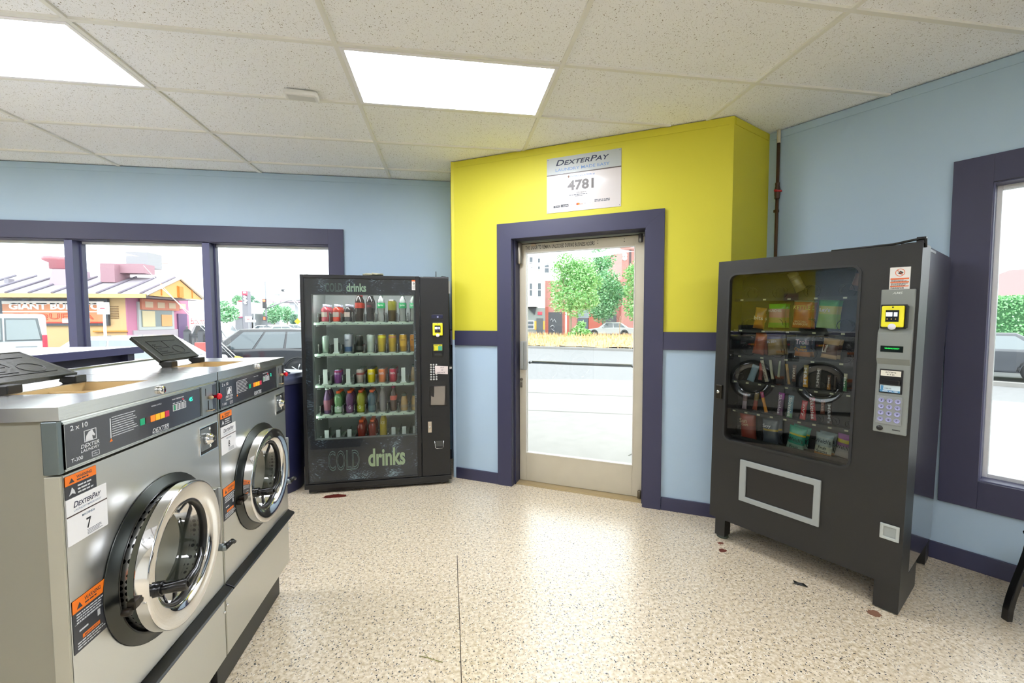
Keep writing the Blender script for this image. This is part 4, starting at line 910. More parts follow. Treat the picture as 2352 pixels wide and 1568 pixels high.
bv = MB().box(.835, .921, -.018, -.013, 1.128, 1.246).link('bill_validator', M('#131313', .35), sp, bevel=.002)
MB().box(.839, .914, -.0195, -.0175, 1.213, 1.240).link('accepts_label', M('#d9d6c8', .5), bv); txt('ACCEPTS', .856, 1.228, .04, .007, M('#1d1d1d', .5), bv, y=-.020); txt('$1 & $5', .862, 1.217, .028, .007, M('#1d1d1d', .5), bv, y=-.020)
MB().box(.837, .914, -.034, -.018, 1.172, 1.196).link('bill_mouth', M('#0d0d0d', .3), bv, bevel=.004)
MB().box(.839, .914, -.0195, -.0175, 1.134, 1.168).link('bill_label', M('#c9dbe0', .5), bv); MB().box(.839, .914, -.0205, -.019, 1.134, 1.144).box(.842, .852, -.0205, -.019, 1.144, 1.165).link('bill_arrow', M('#4a86b0', .5), bv)
txt('COINLOCK', .856, 1.149, .026, .007, M('#233a4a', .5), bv, y=-.0198); txt('INSERT BILL HERE', .850, 1.136, .056, .006, M('#e4eef2', .5), bv, y=-.0208)
kp2 = MB().box(.829, .925, -.019, -.013, .974, 1.114).link('keypad', M('#868b8b', .35), sp, bevel=.003)
for r_ in range(4):
    for c_ in range(3):
        cx, cz = .848+c_*.0305, 1.092-r_*.0315
        k_ = MB().lathe([(.0115, -.019), (.0115, -.022), (.009, -.0225), (.0085, -.0215), (.0001, -.0215)], 20, cx=cx, cz=cz, axis='y').link('key', M('#9a9cc4', .3, .2), kp2)
        s_ = '123456789*0C'[r_*3+c_]; txt(s_, cx-(.0013 if s_ == '1' else .003), cz-(.001 if s_ == '*' else .0045), .0026 if s_ == '1' else .006, .005 if s_ == '*' else .009, M('#22243a', .5), k_, y=-.0225, name='key_number')
MB().lathe([(.013, -.014), (.012, -.018), (.0001, -.018)], 18, cx=.846, cz=.951, axis='y').link('coin_lock', M('#141414', .4), sp)
MB().box(.893, .923, -.0148, -.0138, .949, .953).link('coin_slot', M('#050505', .5), sp)
# legs
lg = [(.855, .953, .02, .40), (.01, .075, .06, .14), (.87, .945, .72, .82), (.01, .075, .72, .82)]
for (a, c_, d_, e_) in lg:
    l_ = MB().box(a, c_, d_, e_, .022, B0).link('leg', SB, sm, bevel=.002)
    MB().lathe([(.036, .002), (.038, .006), (.034, .02), (.02, .026)], 18, cx=(a+c_)/2, cy=d_+.045).link('foot', M('#4c5550', .4, .5), l_)
# top cable and brackets
MB().box(.88, .955, -.002, .10, TS, TS+.004).tube([(.60, .01, TS+.002), (.85, .012, TS+.006), (.95, .015, TS+.022), (.962, .02, TS+.018), (.962, .03, TS-.02)], .006, 6).box(.93, .963, .02, .05, TS, TS+.03).link('top_bracket', M('#0c0c0c', .4), sm)
MB().box(WS-.004, WS-.0028, .19, .34, TS-.022, TS-.01).link('side_strap', BLK2, sm)
# trays, rails, price tags
TR = M('#242624', .45, .3); TG = M('#c9c9a8', .5); COIL = M('#101111', .3, .7)
RZ = [1.604, 1.408, 1.243, 1.075, .883, .712]
tagn = {0: 5, 1: 5, 2: 5, 3: 9, 4: 9, 5: 0}
for k, z in enumerate(RZ):
    t_ = MB().box(.055, .73, .13, .77, z-.004, z).box(.055, .73, .085, .092, z-.008, z+.010).link('snack_tray', TR, sm)
    n_ = tagn[k]
    if n_:
        tg = MB()
        for i in range(n_): x = .06 + (i+.35)*.67/n_; tg.box(x, x+.017, .082, .0845, z-.004, z+.005)
        tg.each('price_tag', TG, t_)
    nl = 4 if k in (1, 2) else (9 if k in (3, 4) else (4 if k == 0 else 5))
    for i in range(nl):
        x = .06 + (i+.5)*.67/nl; R = .038 if nl <= 5 else .022; pts = []
        N = 66 if k else 50
        for q in range(N+1): a = 2*PI*q/12; pts.append((x + R*math.cos(a), .105 + q*.0042*12/12*1.0, z + .004 + R + R*math.sin(a)))
        MB().tube(pts, .0016, 4).link('vend_coil', COIL, t_)
# snacks
def pack(name, label, cat, u0, v0, u1, v1, cols, depth=.11, tilt=0., fat=.02, group=None, bar=False, texts=(), n=0, gap=.05):
    """pillow shaped wrapper: cols = [(top fraction, colour)...] from the top down"""
    xa, za = snk(u0, v1, depth); xb, zb = snk(u1, v0, depth); w_, h_ = abs(xb-xa), abs(zb-za); NX, NZ = 10, 14
    rr = random.Random(hash((u0, v0)) if False else u0*31+v0)
    b = MB(); vs = []
    for side in (-1, 1):
        for j in range(NZ+1):
            for i in range(NX+1):
                s = i/NX; t = j/NZ; e = max(0, math.sin(PI*s))**.45 * max(0, math.sin(PI*min(max((t-.05)/.9, 0), 1)))**.5
                pinch = 1 - .06*math.sin(PI*t)
                vs.append(((s-.5)*w_*pinch, side*(fat*e + .0006) + (rr.uniform(-.0012, .0012) if 0 < e else 0), t*h_))
    fs = []; mi = []
    o2 = (NX+1)*(NZ+1)
    for j in range(NZ):
        t = 1-(j+.5)/NZ; m = next(i for i, c in enumerate(cols) if t <= c[0] + 1e-6)
        for i in range(NX):
            a = j*(NX+1)+i; fs.append((a, a+1, a+NX+2, a+NX+1)); mi.append(m); a += o2; fs.append((a+1, a, a+NX+1, a+NX+2)); mi.append(m)
    for j in range(NZ):
        a = j*(NX+1); fs.append((a, a+NX+1, a+NX+1+o2, a+o2)); mi.append(0); a += NX; fs.append((a+NX+1, a, a+o2, a+NX+1+o2)); mi.append(0)
    for i in range(NX):
        a = i; fs.append((a, a+o2, a+1+o2, a+1)); mi.append(0); a += NZ*(NX+1); fs.append((a, a+1, a+1+o2, a+o2)); mi.append(0)
    b._add(vs, fs); b.mi = mi; b.sm = [True]*len(fs)
    r = b.link(name, [M(c[1], .3, 0, coat=.35) for c in cols], None); tag(r, label, cat, group)
    base = SMX @ Matrix.Translation(((xa+xb)/2, depth, za)) @ Matrix.Rotation(tilt, 4, 'Y')
    r.matrix_world = base
    for (s_, fx, fz, fw, fh, c_, vert) in texts:
        o = txt(s_, -fw*w_/2 if not vert else -h_*fh/2, 0 if not vert else 0, fw*w_ if not vert else h_*fh, fh*h_ if not vert else fw*w_, M(c_, .5), r, y=-fat*.97-.0022, name='wrapper_lettering')
        if vert: o.rotation_euler[1] = PI/2; o.location = ((fx-.5)*w_ - fw*w_/2, 0, .5*h_)
        else: o.location = ((fx-.5)*w_, 0, fz*h_)
    for k in range(n):
        q = dup(r, None, None, label + (', behind the front one' if k == 0 else ', third in line')); q.matrix_world = base @ Matrix.Translation((.004*(k+1), gap*(k+1), 0))
    return r
GA, GB, GC_ = 'snack bags in the upper trays of the snack machine', 'candy bars in the middle trays of the snack machine', 'pouches in the bottom tray of the snack machine'
pack('snack_bag', 'tan paper snack bag leaning at the top of the snack machine window', 'snack', 1828, 617, 1856, 668, [(.25, '#b7ad80'), (.7, '#9b8d62'), (1, '#7a6a48')], .13, -.45, group=GA, texts=(('GRANOLA', .5, .55, .7, .07, '#4c3f28', False),))
pack('snack_bag', 'brown snack bag at the upper right edge of the snack machine window', 'snack', 1950, 612, 1984, 668, [(.3, '#3d3230'), (.8, '#7a4f38'), (1, '#4a3630')], .13, .25, group=GA)
pack('snack_bag', 'orange gold bag reading bits, leftmost on the upper tray', 'snack', 1729, 706, 1757, 754, [(.35, '#b98434'), (.6, '#c9852c'), (1, '#c87f28')], .15, .1, group=GA, texts=(('bits', .5, .42, .8, .18, '#f0e2c8', False),), n=1)
pack('snack_bag', 'pink and lime green chip bag on the upper tray', 'snack', 1764, 697, 1806, 752, [(.18, '#4fc41e'), (.55, '#cf8f86'), (.8, '#b4a24e'), (1, '#7cb23a')], .13, 0, group=GA, texts=(('MUNCHIES', .45, .66, .75, .1, '#f2e4e0', False),), n=2)
pack('snack_bag', 'orange red barbecue chip bag on the upper tray', 'snack', 1818, 688, 1866, 753, [(.08, '#a9b6b0'), (.4, '#b4583a'), (1, '#b4492c')], .13, .05, group=GA, texts=(('KETTLE', .5, .66, .85, .14, '#dfc86a', False), ('BACKYARD', .5, .2, .6, .07, '#e0b896', False), ('BARBEQUE', .5, .1, .75, .09, '#e0b896', False)), n=2)
pack('snack_bag', 'green and yellow potato chip bag on the upper tray, rightmost', 'snack', 1874, 688, 1924, 753, [(.24, '#45b04a'), (.5, '#b9b83c'), (1, '#8fb52e')], .13, .06, group=GA, texts=(('Lay\'s', .4, .55, .5, .16, '#f6f0ea', False),), n=2)
_l = bpy.data.objects[-1] if False else None
pack('snack_bag', 'orange and brown curved bag, leftmost on the second tray', 'snack', 1727, 764, 1756, 812, [(.3, '#c8642a'), (1, '#a34a22')], .12, .15, group=GA, n=1)
pack('snack_bag', 'purple and tan cracker bag on the second tray', 'snack', 1764, 764, 1804, 814, [(.3, '#4c3a78'), (.6, '#a58a52'), (1, '#8f7846')], .12, -.12, group=GA, texts=(('BIG BREW', .4, .55, .6, .12, '#efe6ea', False),), n=1)
pack('snack_bag', 'dark grey sour gummy bag on the second tray', 'snack', 1824, 765, 1864, 817, [(.2, '#3a3c48'), (.55, '#4c5163'), (.8, '#5b6070'), (1, '#b5702c')], .12, .03, group=GA, texts=(('Trolli', .5, .52, .8, .2, '#ecd2e0', False), ('SOUR', .6, .38, .35, .08, '#d8c83a', False), ('Crawlers', .45, .24, .75, .14, '#e8a028', False)), n=2)
pack('snack_bag', 'cream and dark brown cookie bag, rightmost on the second tray', 'snack', 1884, 778, 1924, 822, [(.25, '#c9a878'), (.75, '#6a4636'), (1, '#cba87c')], .12, .12, group=GA, texts=(("Lil'", .25, .3, .3, .4, '#ece8dc', False),), n=1)
for (nm, lb, u0, v0, u1, v1, cols, ti, tx) in (
 ('candy_bar', 'pale blue candy wrapper, leftmost on the third tray', 1715, 836, 1733, 874, [(1, '#7d98a6')], .3, ()),
 ('candy_bar', 'slim red and white wafer bar on the third tray', 1741, 833, 1752, 872, [(.4, '#a9463c'), (1, '#7d3230')], .05, ()),
 ('candy_bar', 'white and brown striped candy bar on the third tray', 1757, 826, 1768, 876, [(.15, '#c9c3a8'), (1, '#b9b3a0')], -.25, (('COOKIES', .5, .1, .5, .7, '#5a3a2c', True),)),
 ('candy_bar', 'cream wrapped candy bar beside the striped one on the third tray', 1771, 824, 1780, 870, [(1, '#bcb89a')], -.15, ()),
 ('candy_bar', 'pale green candy bar on the third tray', 1785, 824, 1793, 866, [(1, '#9aa588')], .05, ()),
 ('candy_bar', 'gold and brown candy bar on the third tray', 1809, 836, 1818, 882, [(.3, '#c99a28'), (1, '#a5782c')], -.15, ()),
 ('candy_bar', 'brown chocolate bar with pale lettering on the third tray', 1819, 838, 1830, 876, [(1, '#6b4a32')], 0, (('HARI', .5, .1, .6, .6, '#cfc4b0', True),)),
 ('candy_bar', 'yellow candy pouch with white letters on the third tray', 1844, 838, 1858, 888, [(.5, '#a8924a'), (1, '#d49a22')], 0, (('M&M', .5, .1, .6, .75, '#e9e4da', True),)),
 ('candy_bar', 'grey brown candy pouch with white letters on the third tray', 1873, 846, 1886, 890, [(1, '#5c5552')], .02, (("M&M's", .5, .1, .6, .85, '#d9d6d0', True),)),
 ('candy_bar', 'brown and white nougat bar on the third tray', 1899, 862, 1909, 894, [(.6, '#6b4a3c'), (1, '#b07a3c')], 0, (('Milky', .5, .1, .6, .7, '#e4ded2', True),)),
 ('candy_bar', 'dark brown candy bar on the third tray', 1914, 862, 1922, 894, [(1, '#3d302a')], 0, ()),
 ('candy_bar', 'green and white candy bar, rightmost on the third tray', 1936, 858, 1947, 898, [(.3, '#b9b58c'), (1, '#4c8a5c')], 0, (('Bar', .5, .1, .6, .6, '#dfe6d8', True),)),
 ('candy_bar', 'clear mauve candy tube, leftmost on the fourth tray', 1704, 902, 1716, 938, [(.5, '#7d6464'), (1, '#a99aa4')], .05, ()),
 ('candy_bar', 'dark red candy tube on the fourth tray', 1728, 902, 1740, 940, [(.4, '#8a7040'), (1, '#9a4230')], .1, ()),
 ('candy_bar', 'orange fruit candy stick with pink top on the fourth tray', 1756, 900, 1766, 946, [(.3, '#b03a6a'), (1, '#e0921c')], -.25, ()),
 ('candy_bar', 'purple candy pouch on the fourth tray', 1784, 902, 1800, 952, [(.3, '#9a2c98'), (1, '#5c2a60')], .05, (('Skittles', .4, .1, .5, .85, '#ece2ec', True),)),
 ('candy_bar', 'blue candy pouch on the fourth tray', 1806, 908, 1822, 958, [(.3, '#7fa0b0'), (.8, '#6a98ac'), (1, '#5a9a6a')], .05, (('Skittles', .5, .1, .55, .85, '#eef2ee', True),)),
 ('candy_bar', 'bright red candy pouch on the fourth tray', 1836, 920, 1852, 962, [(1, '#c22c34')], .08, (('nVy', .5, .15, .5, .6, '#ecd8d4', True),)),
 ('candy_bar', 'red candy pouch with white letters on the fourth tray', 1862, 914, 1878, 964, [(.25, '#a83a44'), (1, '#b02a34')], -.1, (('Skittles', .5, .1, .6, .85, '#f2eeea', True),)),
 ('candy_bar', 'dark brown candy pouch on the fourth tray', 1884, 920, 1896, 950, [(1, '#6a3a2c')], 0, (('Skit', .5, .1, .5, .7, '#c9a08c', True),)),
 ('candy_bar', 'brown candy pouch with white outlined letters, rightmost on the fourth tray', 1900, 926, 1914, 974, [(1, '#4a3c36')], -.04, (("M&M's", .5, .1, .6, .85, '#c9c8cc', True),))):
    pack(nm, lb, 'candy', u0, v0, u1, v1, cols, .105, ti, .008, GB, texts=tx, n=0)
pack('snack_bag', 'orange red bag of whole grain chips at the lower left of the snack window', 'snack', 1702, 950, 1742, 1012, [(.4, '#a8442c'), (1, '#8a3326')], .12, -.08, .022, GC_, texts=(('Sun', .3, .66, .45, .14, '#e0c4a0', False), ('CHIPS', .4, .56, .4, .07, '#d8b896', False)))
pack('snack_bag', 'dark slate snack bag with yellow stripe in the bottom tray', 'snack', 1752, 966, 1792, 1020, [(.35, '#59626c'), (.42, '#b39a2c'), (1, '#474f5a')], .12, -.05, .02, GC_, texts=(('Soy', .35, .66, .5, .16, '#d6dade', False),), n=1)
pack('snack_bag', 'teal fruit snack pouch in the bottom tray', 'snack', 1805, 982, 1848, 1028, [(.25, '#1fb08c'), (.35, '#d4cf2e'), (.7, '#2c9a80'), (1, '#9ac0a8')], .12, .12, .02, GC_, texts=(("Welch's", .5, .38, .85, .17, '#22302e', False), ('Fruit', .5, .1, .5, .12, '#22302e', False)), n=1)
pack('snack_bag', 'pale blue and white fruit snack pouch in the bottom tray', 'snack', 1868, 998, 1912, 1046, [(.15, '#8aa0a4'), (.5, '#a6b2b0'), (.8, '#c9cdb4'), (1, '#c08a4a')], .12, .06, .02, GC_, texts=(("Welch's", .5, .62, .85, .17, '#2a3234', False), ('Fruit', .5, .38, .45, .12, '#2a3234', False), ('Snacks', .5, .22, .6, .13, '#2a3234', False)), n=1)
pack('snack_bag', 'purple and white fruit snack pouch, rightmost in the bottom tray', 'snack', 1916, 1000, 1958, 1046, [(.2, '#a0509c'), (.38, '#c9bb3c'), (.5, '#9a6a92'), (1, '#b9b2ac')], .12, .1, .02, GC_, texts=(("Welch's", .5, .38, .85, .17, '#2a2a2e', False),))
# ---------------------------------------------------------------- chair, litter and marks on the floor
cp_ = onZ(2312, 1424, 0)
chx = thing('black_chair', 'black bentwood chair, one curved leg showing at the right edge', 'chair', (cp_.x, cp_.y, 0), math.radians(-105))
CB = M('#0f0f10', .25, coat=.4)
def leg_pts(x0, y0, x1, y1, up=.45):
    o = []
    for k in range(9):
        t = k/8; s = t*t*(3-2*t); o.append((x0 + (x1-x0)*s, y0 + (y1-y0)*s, up*t))
    return o
def flat_leg(x0, y0, x1, y1):
    b = MB(); P = leg_pts(x0, y0, x1, y1); n = len(P); vs = []
    for (x, y, z) in P:
        w_ = .017; vs += [(x-w_, y-w_*.7, z), (x+w_, y-w_*.7, z), (x+w_, y+w_*.7, z), (x-w_, y+w_*.7, z)]
    fs = [(3, 2, 1, 0), tuple(4*(n-1)+q for q in range(4))]
    for k in range(n-1):
        for q in range(4): fs.append((4*k+q, 4*k+(q+1) % 4, 4*k+4+(q+1) % 4, 4*k+4+q))
    b._add(vs, fs); return b.link('leg', CB, chx, bevel=.004)
for (a, b_, c_, d_) in ((0, 0, .0, .09), (0, .46, .03, .38), (.46, 0, .43, .09), (.46, .46, .43, .38)): flat_leg(a, b_, c_, d_)
MB().box(.03, .43, .01, .41, .45, .475).link('seat', CB, chx, bevel=.012)
MB().tube([(.41, .04, .46), (.46, .03, .7), (.50, .05, .9), (.50, .21, .94), (.50, .37, .9), (.46, .39, .7), (.41, .38, .46)], .013, 8).link('backrest', CB, chx)
MB().box(.05, .42, .06, .075, .40, .44).link('apron', CB, chx)
q = onZ(1840, 1344, .0)
lf = MB(); lf._add([(-.055, .0, .004), (-.02, .02, .006), (.02, .018, .012), (.06, .0, .002), (.02, -.018, .010), (-.02, -.012, .006), (-.07, .02, .012), (-.075, -.012, .004), (0, 0, .016)], [(0, 5, 8, 1), (1, 8, 4, 3)[:3], (8, 4, 3, 2), (1, 8, 2), (5, 4, 8), (0, 1, 6), (0, 7, 5)])
lf = lf.link('litter_scrap', M('#191b1a', .5), None, loc=(q.x, q.y, .001), rz=-.75); lf.scale = (.55, .7, .8); tag(lf, 'small black torn scrap lying on the floor before the snack machine', 'litter')
md = lf.modifiers.new('s', 'SOLIDIFY'); md.thickness = .002
q = onZ(990, 1513, 0)
tw = MB().tube([(-.05, .02, .004), (-.01, .0, .006), (.05, -.03, .004)], .0015, 5).tube([(-.01, 0, .006), (-.03, .035, .005)], .001, 5)
tag(tw.link('dry_twig', M('#8a8a4c', .8), None, loc=(q.x, q.y, 0)), 'tiny dry twig on the floor near the bottom edge', 'twig')
def stain(u, v, rx, ry, col, lab, seed):
    q = onZ(u, v, 0); rr = random.Random(seed); pts = []
    for k in range(26): a = 2*PI*k/26; s = 1 + rr.uniform(-.16, .16); pts.append((rx*s*math.cos(a), ry*s*math.sin(a)))
    o = MB().prismz(pts, .0002, .0012).link('floor_stain', M(col, .35), None, loc=(q.x, q.y, 0)); tag(o, lab, 'stain'); return o
stain(1655, 1247, .020, .014, '#7c4a3c', 'small reddish spot on the floor, nearer the wall, left of the snack machine', 1)
stain(1660, 1264, .024, .020, '#6c3a30', 'dark red spot on the floor left of the snack machine, nearer the camera', 2)
stain(2008, 1408, .030, .026, '#8a6450', 'faint brown spot on the floor beside the front foot of the snack machine', 3)
stain(770, 1139, .10, .035, '#5a1f16', 'long dark red spill on the floor under the drinks machine front', 4)
# ---------------------------------------------------------------- outside ground
def gm_(name, col, rough=.85, noise=(8, .25)): m = M(col, rough, noise=noise).copy(); m.name = name; return m
ASPH = gm_('asphalt', '#7f8082'); CONC = gm_('concrete', '#918f8c', noise=(5, .15)); 
GZ = -.38
WALKP = [(-14, YL+.21), (.145, YL+.21), (.15, 4.13), (2.15, 3.05), (2.75, 2.94), (6.75, -4.4), (14, -4.4), (14, -8), (24, -8), (11, 5.4), (8.2, 8.6), (3.6, 10.4), (-1, 11.0), (-14, 11.0)]
g_ = MB().prismz(WALKP, GZ-.1, -.05).link('sidewalk', CONC); S(g_)
MB().tube([Vector((-.5, 9.6, -.05)), Vector((8.3, 5.9, -.05))], .012, 4).link('walk_joint', M('#8d8c88', .9), g_)
MB().tube([Vector((1.2, 7.0, -.05)), Vector((6.8, 4.9, -.05))], .009, 4).link('walk_joint', M('#8d8c88', .9), g_)
MB().tube([Vector((2.0, 4.4, -.05)), Vector((3.1, 5.3, -.05)), Vector((3.6, 6.3, -.05)), Vector((3.8, 8.2, -.05))], .008, 4).link('walk_crack', M('#86857f', .9), g_)
MB().tube([Vector((2.3, 4.6, -.05)), Vector((3.7, 4.2, -.05)), Vector((4.8, 4.3, -.05))], .008, 4).link('walk_crack', M('#86857f', .9), g_)
S(MB().box(-160, 160, -60, 220, GZ-.3, GZ).link('street', ASPH))
# dry grass median and its kerb across the street
m0, m1 = onZ(1140, 797, GZ), onZ(1600, 812, GZ)
dirm = (m1-m0); dirm.z = 0; L_m = dirm.length; am = math.atan2(dirm.y, dirm.x)
S(MB().box(-30, L_m+40, 0, .5, GZ, GZ+.14).link('kerb', CONC, loc=(m0.x, m0.y, 0), rz=am))
gr = MB(); rr = random.Random(12)
NXg, NYg = 90, 10; vs = []; fs = []
for j in range(NYg+1):
    for i in range(NXg+1):
        x = -14 + (L_m+30)*i/NXg; y = .5 + 9*j/NYg; vs.append((x, y, GZ + .13 + .5*math.sin(PI*j/NYg) + rr.uniform(0, .10)))
for j in range(NYg):
    for i in range(NXg): a = j*(NXg+1)+i; fs.append((a, a+1, a+NXg+2, a+NXg+1))
gr._add(vs, fs)
for k in range(5200):
    x = rr.uniform(-10, L_m+10); y = rr.uniform(.4, 8.5); z = GZ + .13 + .5*math.sin(PI*(y-.5)/9); h = rr.uniform(.12, .42); a = rr.uniform(0, PI); w_ = .05; dx, dy = w_*math.cos(a), w_*math.sin(a); lx, ly = rr.uniform(-.1, .1), rr.uniform(-.1, .1)
    gr._add([(x-dx, y-dy, z), (x+dx, y+dy, z), (x+lx, y+ly, z+h)], [(0, 1, 2)], 0 if rr.random() < .7 else 1)
go = gr.link('dry_grass', [M('#c9a87a', .9), M('#dcc49a', .9), M('#b5b07c', .9)], None, loc=(m0.x, m0.y, 0), rz=am); tag(go, 'dry straw coloured grass covering the mound across the street', 'grass', kind='stuff')
# ---------------------------------------------------------------- trees
def leafM(col):
    m = M(col, .6).copy(); m.name = 'leaf_' + col.lstrip('#'); b = m.node_tree.nodes['Principled BSDF']; b.inputs['Transmission Weight'].default_value = 0; b.inputs['Subsurface Weight'].default_value = 0
    return m
def tree(name, lab, base, blobs, trunk, cols, nl, sz, seed, group='street trees'):
    t = thing(name, lab, 'tree', base, 0, group); rr = random.Random(seed); b = MB()
    vol = [q[3]*q[3] for q in blobs]; tot = sum(vol)
    for k in range(nl):
        r_ = rr.uniform(0, tot); i = 0
        while r_ > vol[i]: r_ -= vol[i]; i += 1
        cx, cy, cz, R = blobs[i]
        d = Vector((rr.gauss(0, 1), rr.gauss(0, 1), rr.gauss(0, 1))).normalized() * R * rr.uniform(.55, 1.08); d.z *= .85
        p = Vector((cx, cy, cz)) + d
        u = Vector((rr.gauss(0, 1), rr.gauss(0, 1), rr.gauss(0, .5))).normalized(); v_ = u.cross(Vector((rr.gauss(0, 1), rr.gauss(0, 1), rr.gauss(0, 1)))).normalized(); s = sz*rr.uniform(.6, 1.3)
        b._add([p-u*s*.5, p+v_*s*.35, p+u*s*.6, p-v_*s*.35], [(0, 1, 2, 3)], rr.randrange(len(cols)))
    b.link('foliage', [leafM(c) for c in cols], t)
    tr_ = MB().tube([(0, 0, 0), (.02, 0, trunk[0]*.5), (0, .02, trunk[0])], trunk[1], 8, taper=trunk[1]*.7)
    for q in blobs[:5]: tr_.tube([(0, 0, trunk[0]*.9), ((q[0])*.6, q[1]*.6, (q[2]+trunk[0])*.5), (q[0], q[1], q[2])], trunk[1]*.5, 6, taper=.02)
    tr_.link('trunk', M('#9a8a78', .8), t); return t
LG = ['#86bd72', '#9ccf88', '#74b066', '#b2da9c']; LG2 = ['#94c692', '#7cb682', '#9accA0'.lower(), '#5f9e68']
def blobs(seed, n, rx, rz, z0, R):
    rr = random.Random(seed); o = []
    for k in range(n):
        z = z0 + rz*rr.uniform(0, 1); f = math.sin(PI*min(max((z-z0)/rz*.8+.12, .05), .95)); a = rr.uniform(0, 2*PI); q = rx*f*rr.uniform(.2, .8); o.append((q*math.cos(a), q*math.sin(a), z, R*rr.uniform(.7, 1.2)))
    return o
def gp(u, v, d): p = atD(u, v, d); p.z = GZ; return p
D1 = 33
tree('street_tree', 'leafy green street tree nearest the glass door, left of the three', gp(1310, 762, D1), blobs(3, 20, 2.2, 4.2, 2.3, 1.0), (3.2, .13), LG, 12000, .17, 1)
tree('street_tree', 'tall street tree in the middle of the three across the road', gp(1388, 765, D1+8), blobs(8, 22, 2.6, 5.4, 2.7, 1.15), (3.6, .12), LG2, 12000, .20, 2)
tree('street_tree', 'street tree cut off by the right stile of the glass door', gp(1466, 765, D1+4), blobs(5, 15, 1.9, 4.0, 2.6, 1.0), (3.2, .11), LG, 8000, .18, 3)
tree('street_shrub', 'low green bush at the foot of the nearest street tree', gp(1330, 768, D1-1), [(0, 0, 1.0, .55), (.5, 0, .8, .45), (-.6, 0, .6, .4), (.2, .1, 1.5, .35)], (.6, .04), LG, 900, .2, 4)
p = gp(1423, 760, 36); sk = thing('bare_sapling', 'small bare sapling in front of the red brick building', 'tree', p)
b = MB().tube([(0, 0, 0), (0, 0, 1.5), (.05, 0, 2.2)], .035, 6, taper=.015)
rr = random.Random(5)
for k in range(12): a = rr.uniform(0, 6.28); b.tube([(0, 0, 1.2+.07*k), (.35*math.cos(a), .35*math.sin(a), 1.7+.06*k)], .012, 4, taper=.005)
b.link('branches', M('#b9a48c', .8), sk)
# ---------------------------------------------------------------- buildings across the street (door view)
WB = M('#e4e3e0', .7); WIN = M('#5d6670', .25); BRK = bpy.data.materials.new('brick'); BRK.use_nodes = True
_t = BRK.node_tree; _k = _t.nodes.new('ShaderNodeTexBrick'); _k.inputs['Color1'].default_value = lin('#b8766c'); _k.inputs['Color2'].default_value = lin('#ad6a60'); _k.inputs['Mortar'].default_value = lin('#c9a49c'); _k.inputs['Scale'].default_value = 3.2
_c = _t.nodes.new('ShaderNodeTexCoord'); _m = _t.nodes.new('ShaderNodeMapping'); _m.inputs['Rotation'].default_value = (PI/2, 0, 0); _t.links.new(_c.outputs['Object'], _m.inputs[0]); _t.links.new(_m.outputs[0], _k.inputs[0]); _t.links.new(_k.outputs[0], _t.nodes['Principled BSDF'].inputs['Base Color'])
DB = 50.; RB = YAW*-1*0 + math.atan2(RC[0][1], RC[0][0])       # facades face the viewer's street, nearly square to the sight line
s_ = DB/FPX
def bx(px): return (px-1176)*s_
def bz(py): return EYE.z + (737-py)*s_*1.0
def facade(name, label, cat='building'):
    o = atD(1176, 737, DB); return thing(name, label, cat, (o.x, o.y, 0), RB)
wb = facade('white_apartment_building', 'white stucco apartment building with bay windows, left in the glass door')
MB().box(bx(1120), bx(1252), 0, 9, GZ, bz(572)).link('wall', WB, wb)
MB().prismz([(bx(1196), 0), (bx(1206), -1.0), (bx(1226), -1.0), (bx(1236), 0)], bz(706), bz(585)).link('bay', WB, wb)
MB().box(bx(1120), bx(1256), -.3, 9, bz(572), bz(568)).link('cornice', M('#dcdad6', .7), wb)
def bwin(par, x0, x1, y0, y1, yy=-.03, glass=WIN):
    f = MB().frame(bx(x0), bx(x1), bz(y1), bz(y0), yy-.08, yy, .10).box(bx(x0), bx(x1), yy-.06, yy, (bz(y0)+bz(y1))/2-.05, (bz(y0)+bz(y1))/2+.05).link('window', M('#f0efec', .6), par)
    MB().box(bx(x0)+.05, bx(x1)-.05, yy-.02, yy, bz(y1)+.05, bz(y0)-.05).link('pane', glass, f)
for a in ((1230, 1242, 594, 622), (1231, 1244, 650, 684)): bwin(wb, *a)
for a in ((1214, 1224, 594, 622), (1214, 1223, 652, 684)): bwin(wb, *a, yy=-1.01)
bwin(wb, 1249, 1262, 604, 630)
MB().box(bx(1208), bx(1252), -.12, 0, GZ, bz(708)).link('ground_floor', M('#8f9490', .6), wb)
MB().prism([(bx(1210), bz(706)), (bx(1228), bz(724)), (bx(1232), bz(706))], -.3, -.12).link('dark_awning', M('#3f4144', .6), wb)
MB().box(bx(1235), bx(1245), -.2, -.12, bz(724), bz(717)).link('red_lamp', M('#e0485a', .5), wb)
MB().box(bx(1227), bx(1251), -.16, -.12, bz(758), bz(738)).link('yellow_surround', M('#e8b04a', .6), wb)
MB().box(bx(1232), bx(1247), -.22, -.16, bz(768), bz(732)).link('door', M('#5c5e60', .5), wb)
bwin(wb, 1208, 1227, 737, 757, yy=-.13)
bb = facade('brick_building', 'red brick building with dark shutters behind the street trees')
MB().box(bx(1252), bx(1425), .5, 10, GZ, bz(645)).link('wall', BRK, bb)
MB().box(bx(1425), bx(1475), -.4, 10, GZ, bz(578)).box(bx(1421), bx(1479), -.6, 10, bz(578), bz(573)).link('tower', BRK, bb)
MB().lathe([(.0001, -.47), (.28, -.47), (.28, -.38)], 20, cx=bx(1431), cz=bz(597), axis='y').lathe([(.0001, -.47), (.28, -.47), (.28, -.38)], 20, cx=bx(1431), cz=bz(590), axis='y').link('white_medallion', M('#f0ecea', .6), bb)
MB().box(bx(1441), bx(1446), -.45, -.38, bz(618), bz(578)).link('dark_banner', M('#5a4a4c', .6), bb)
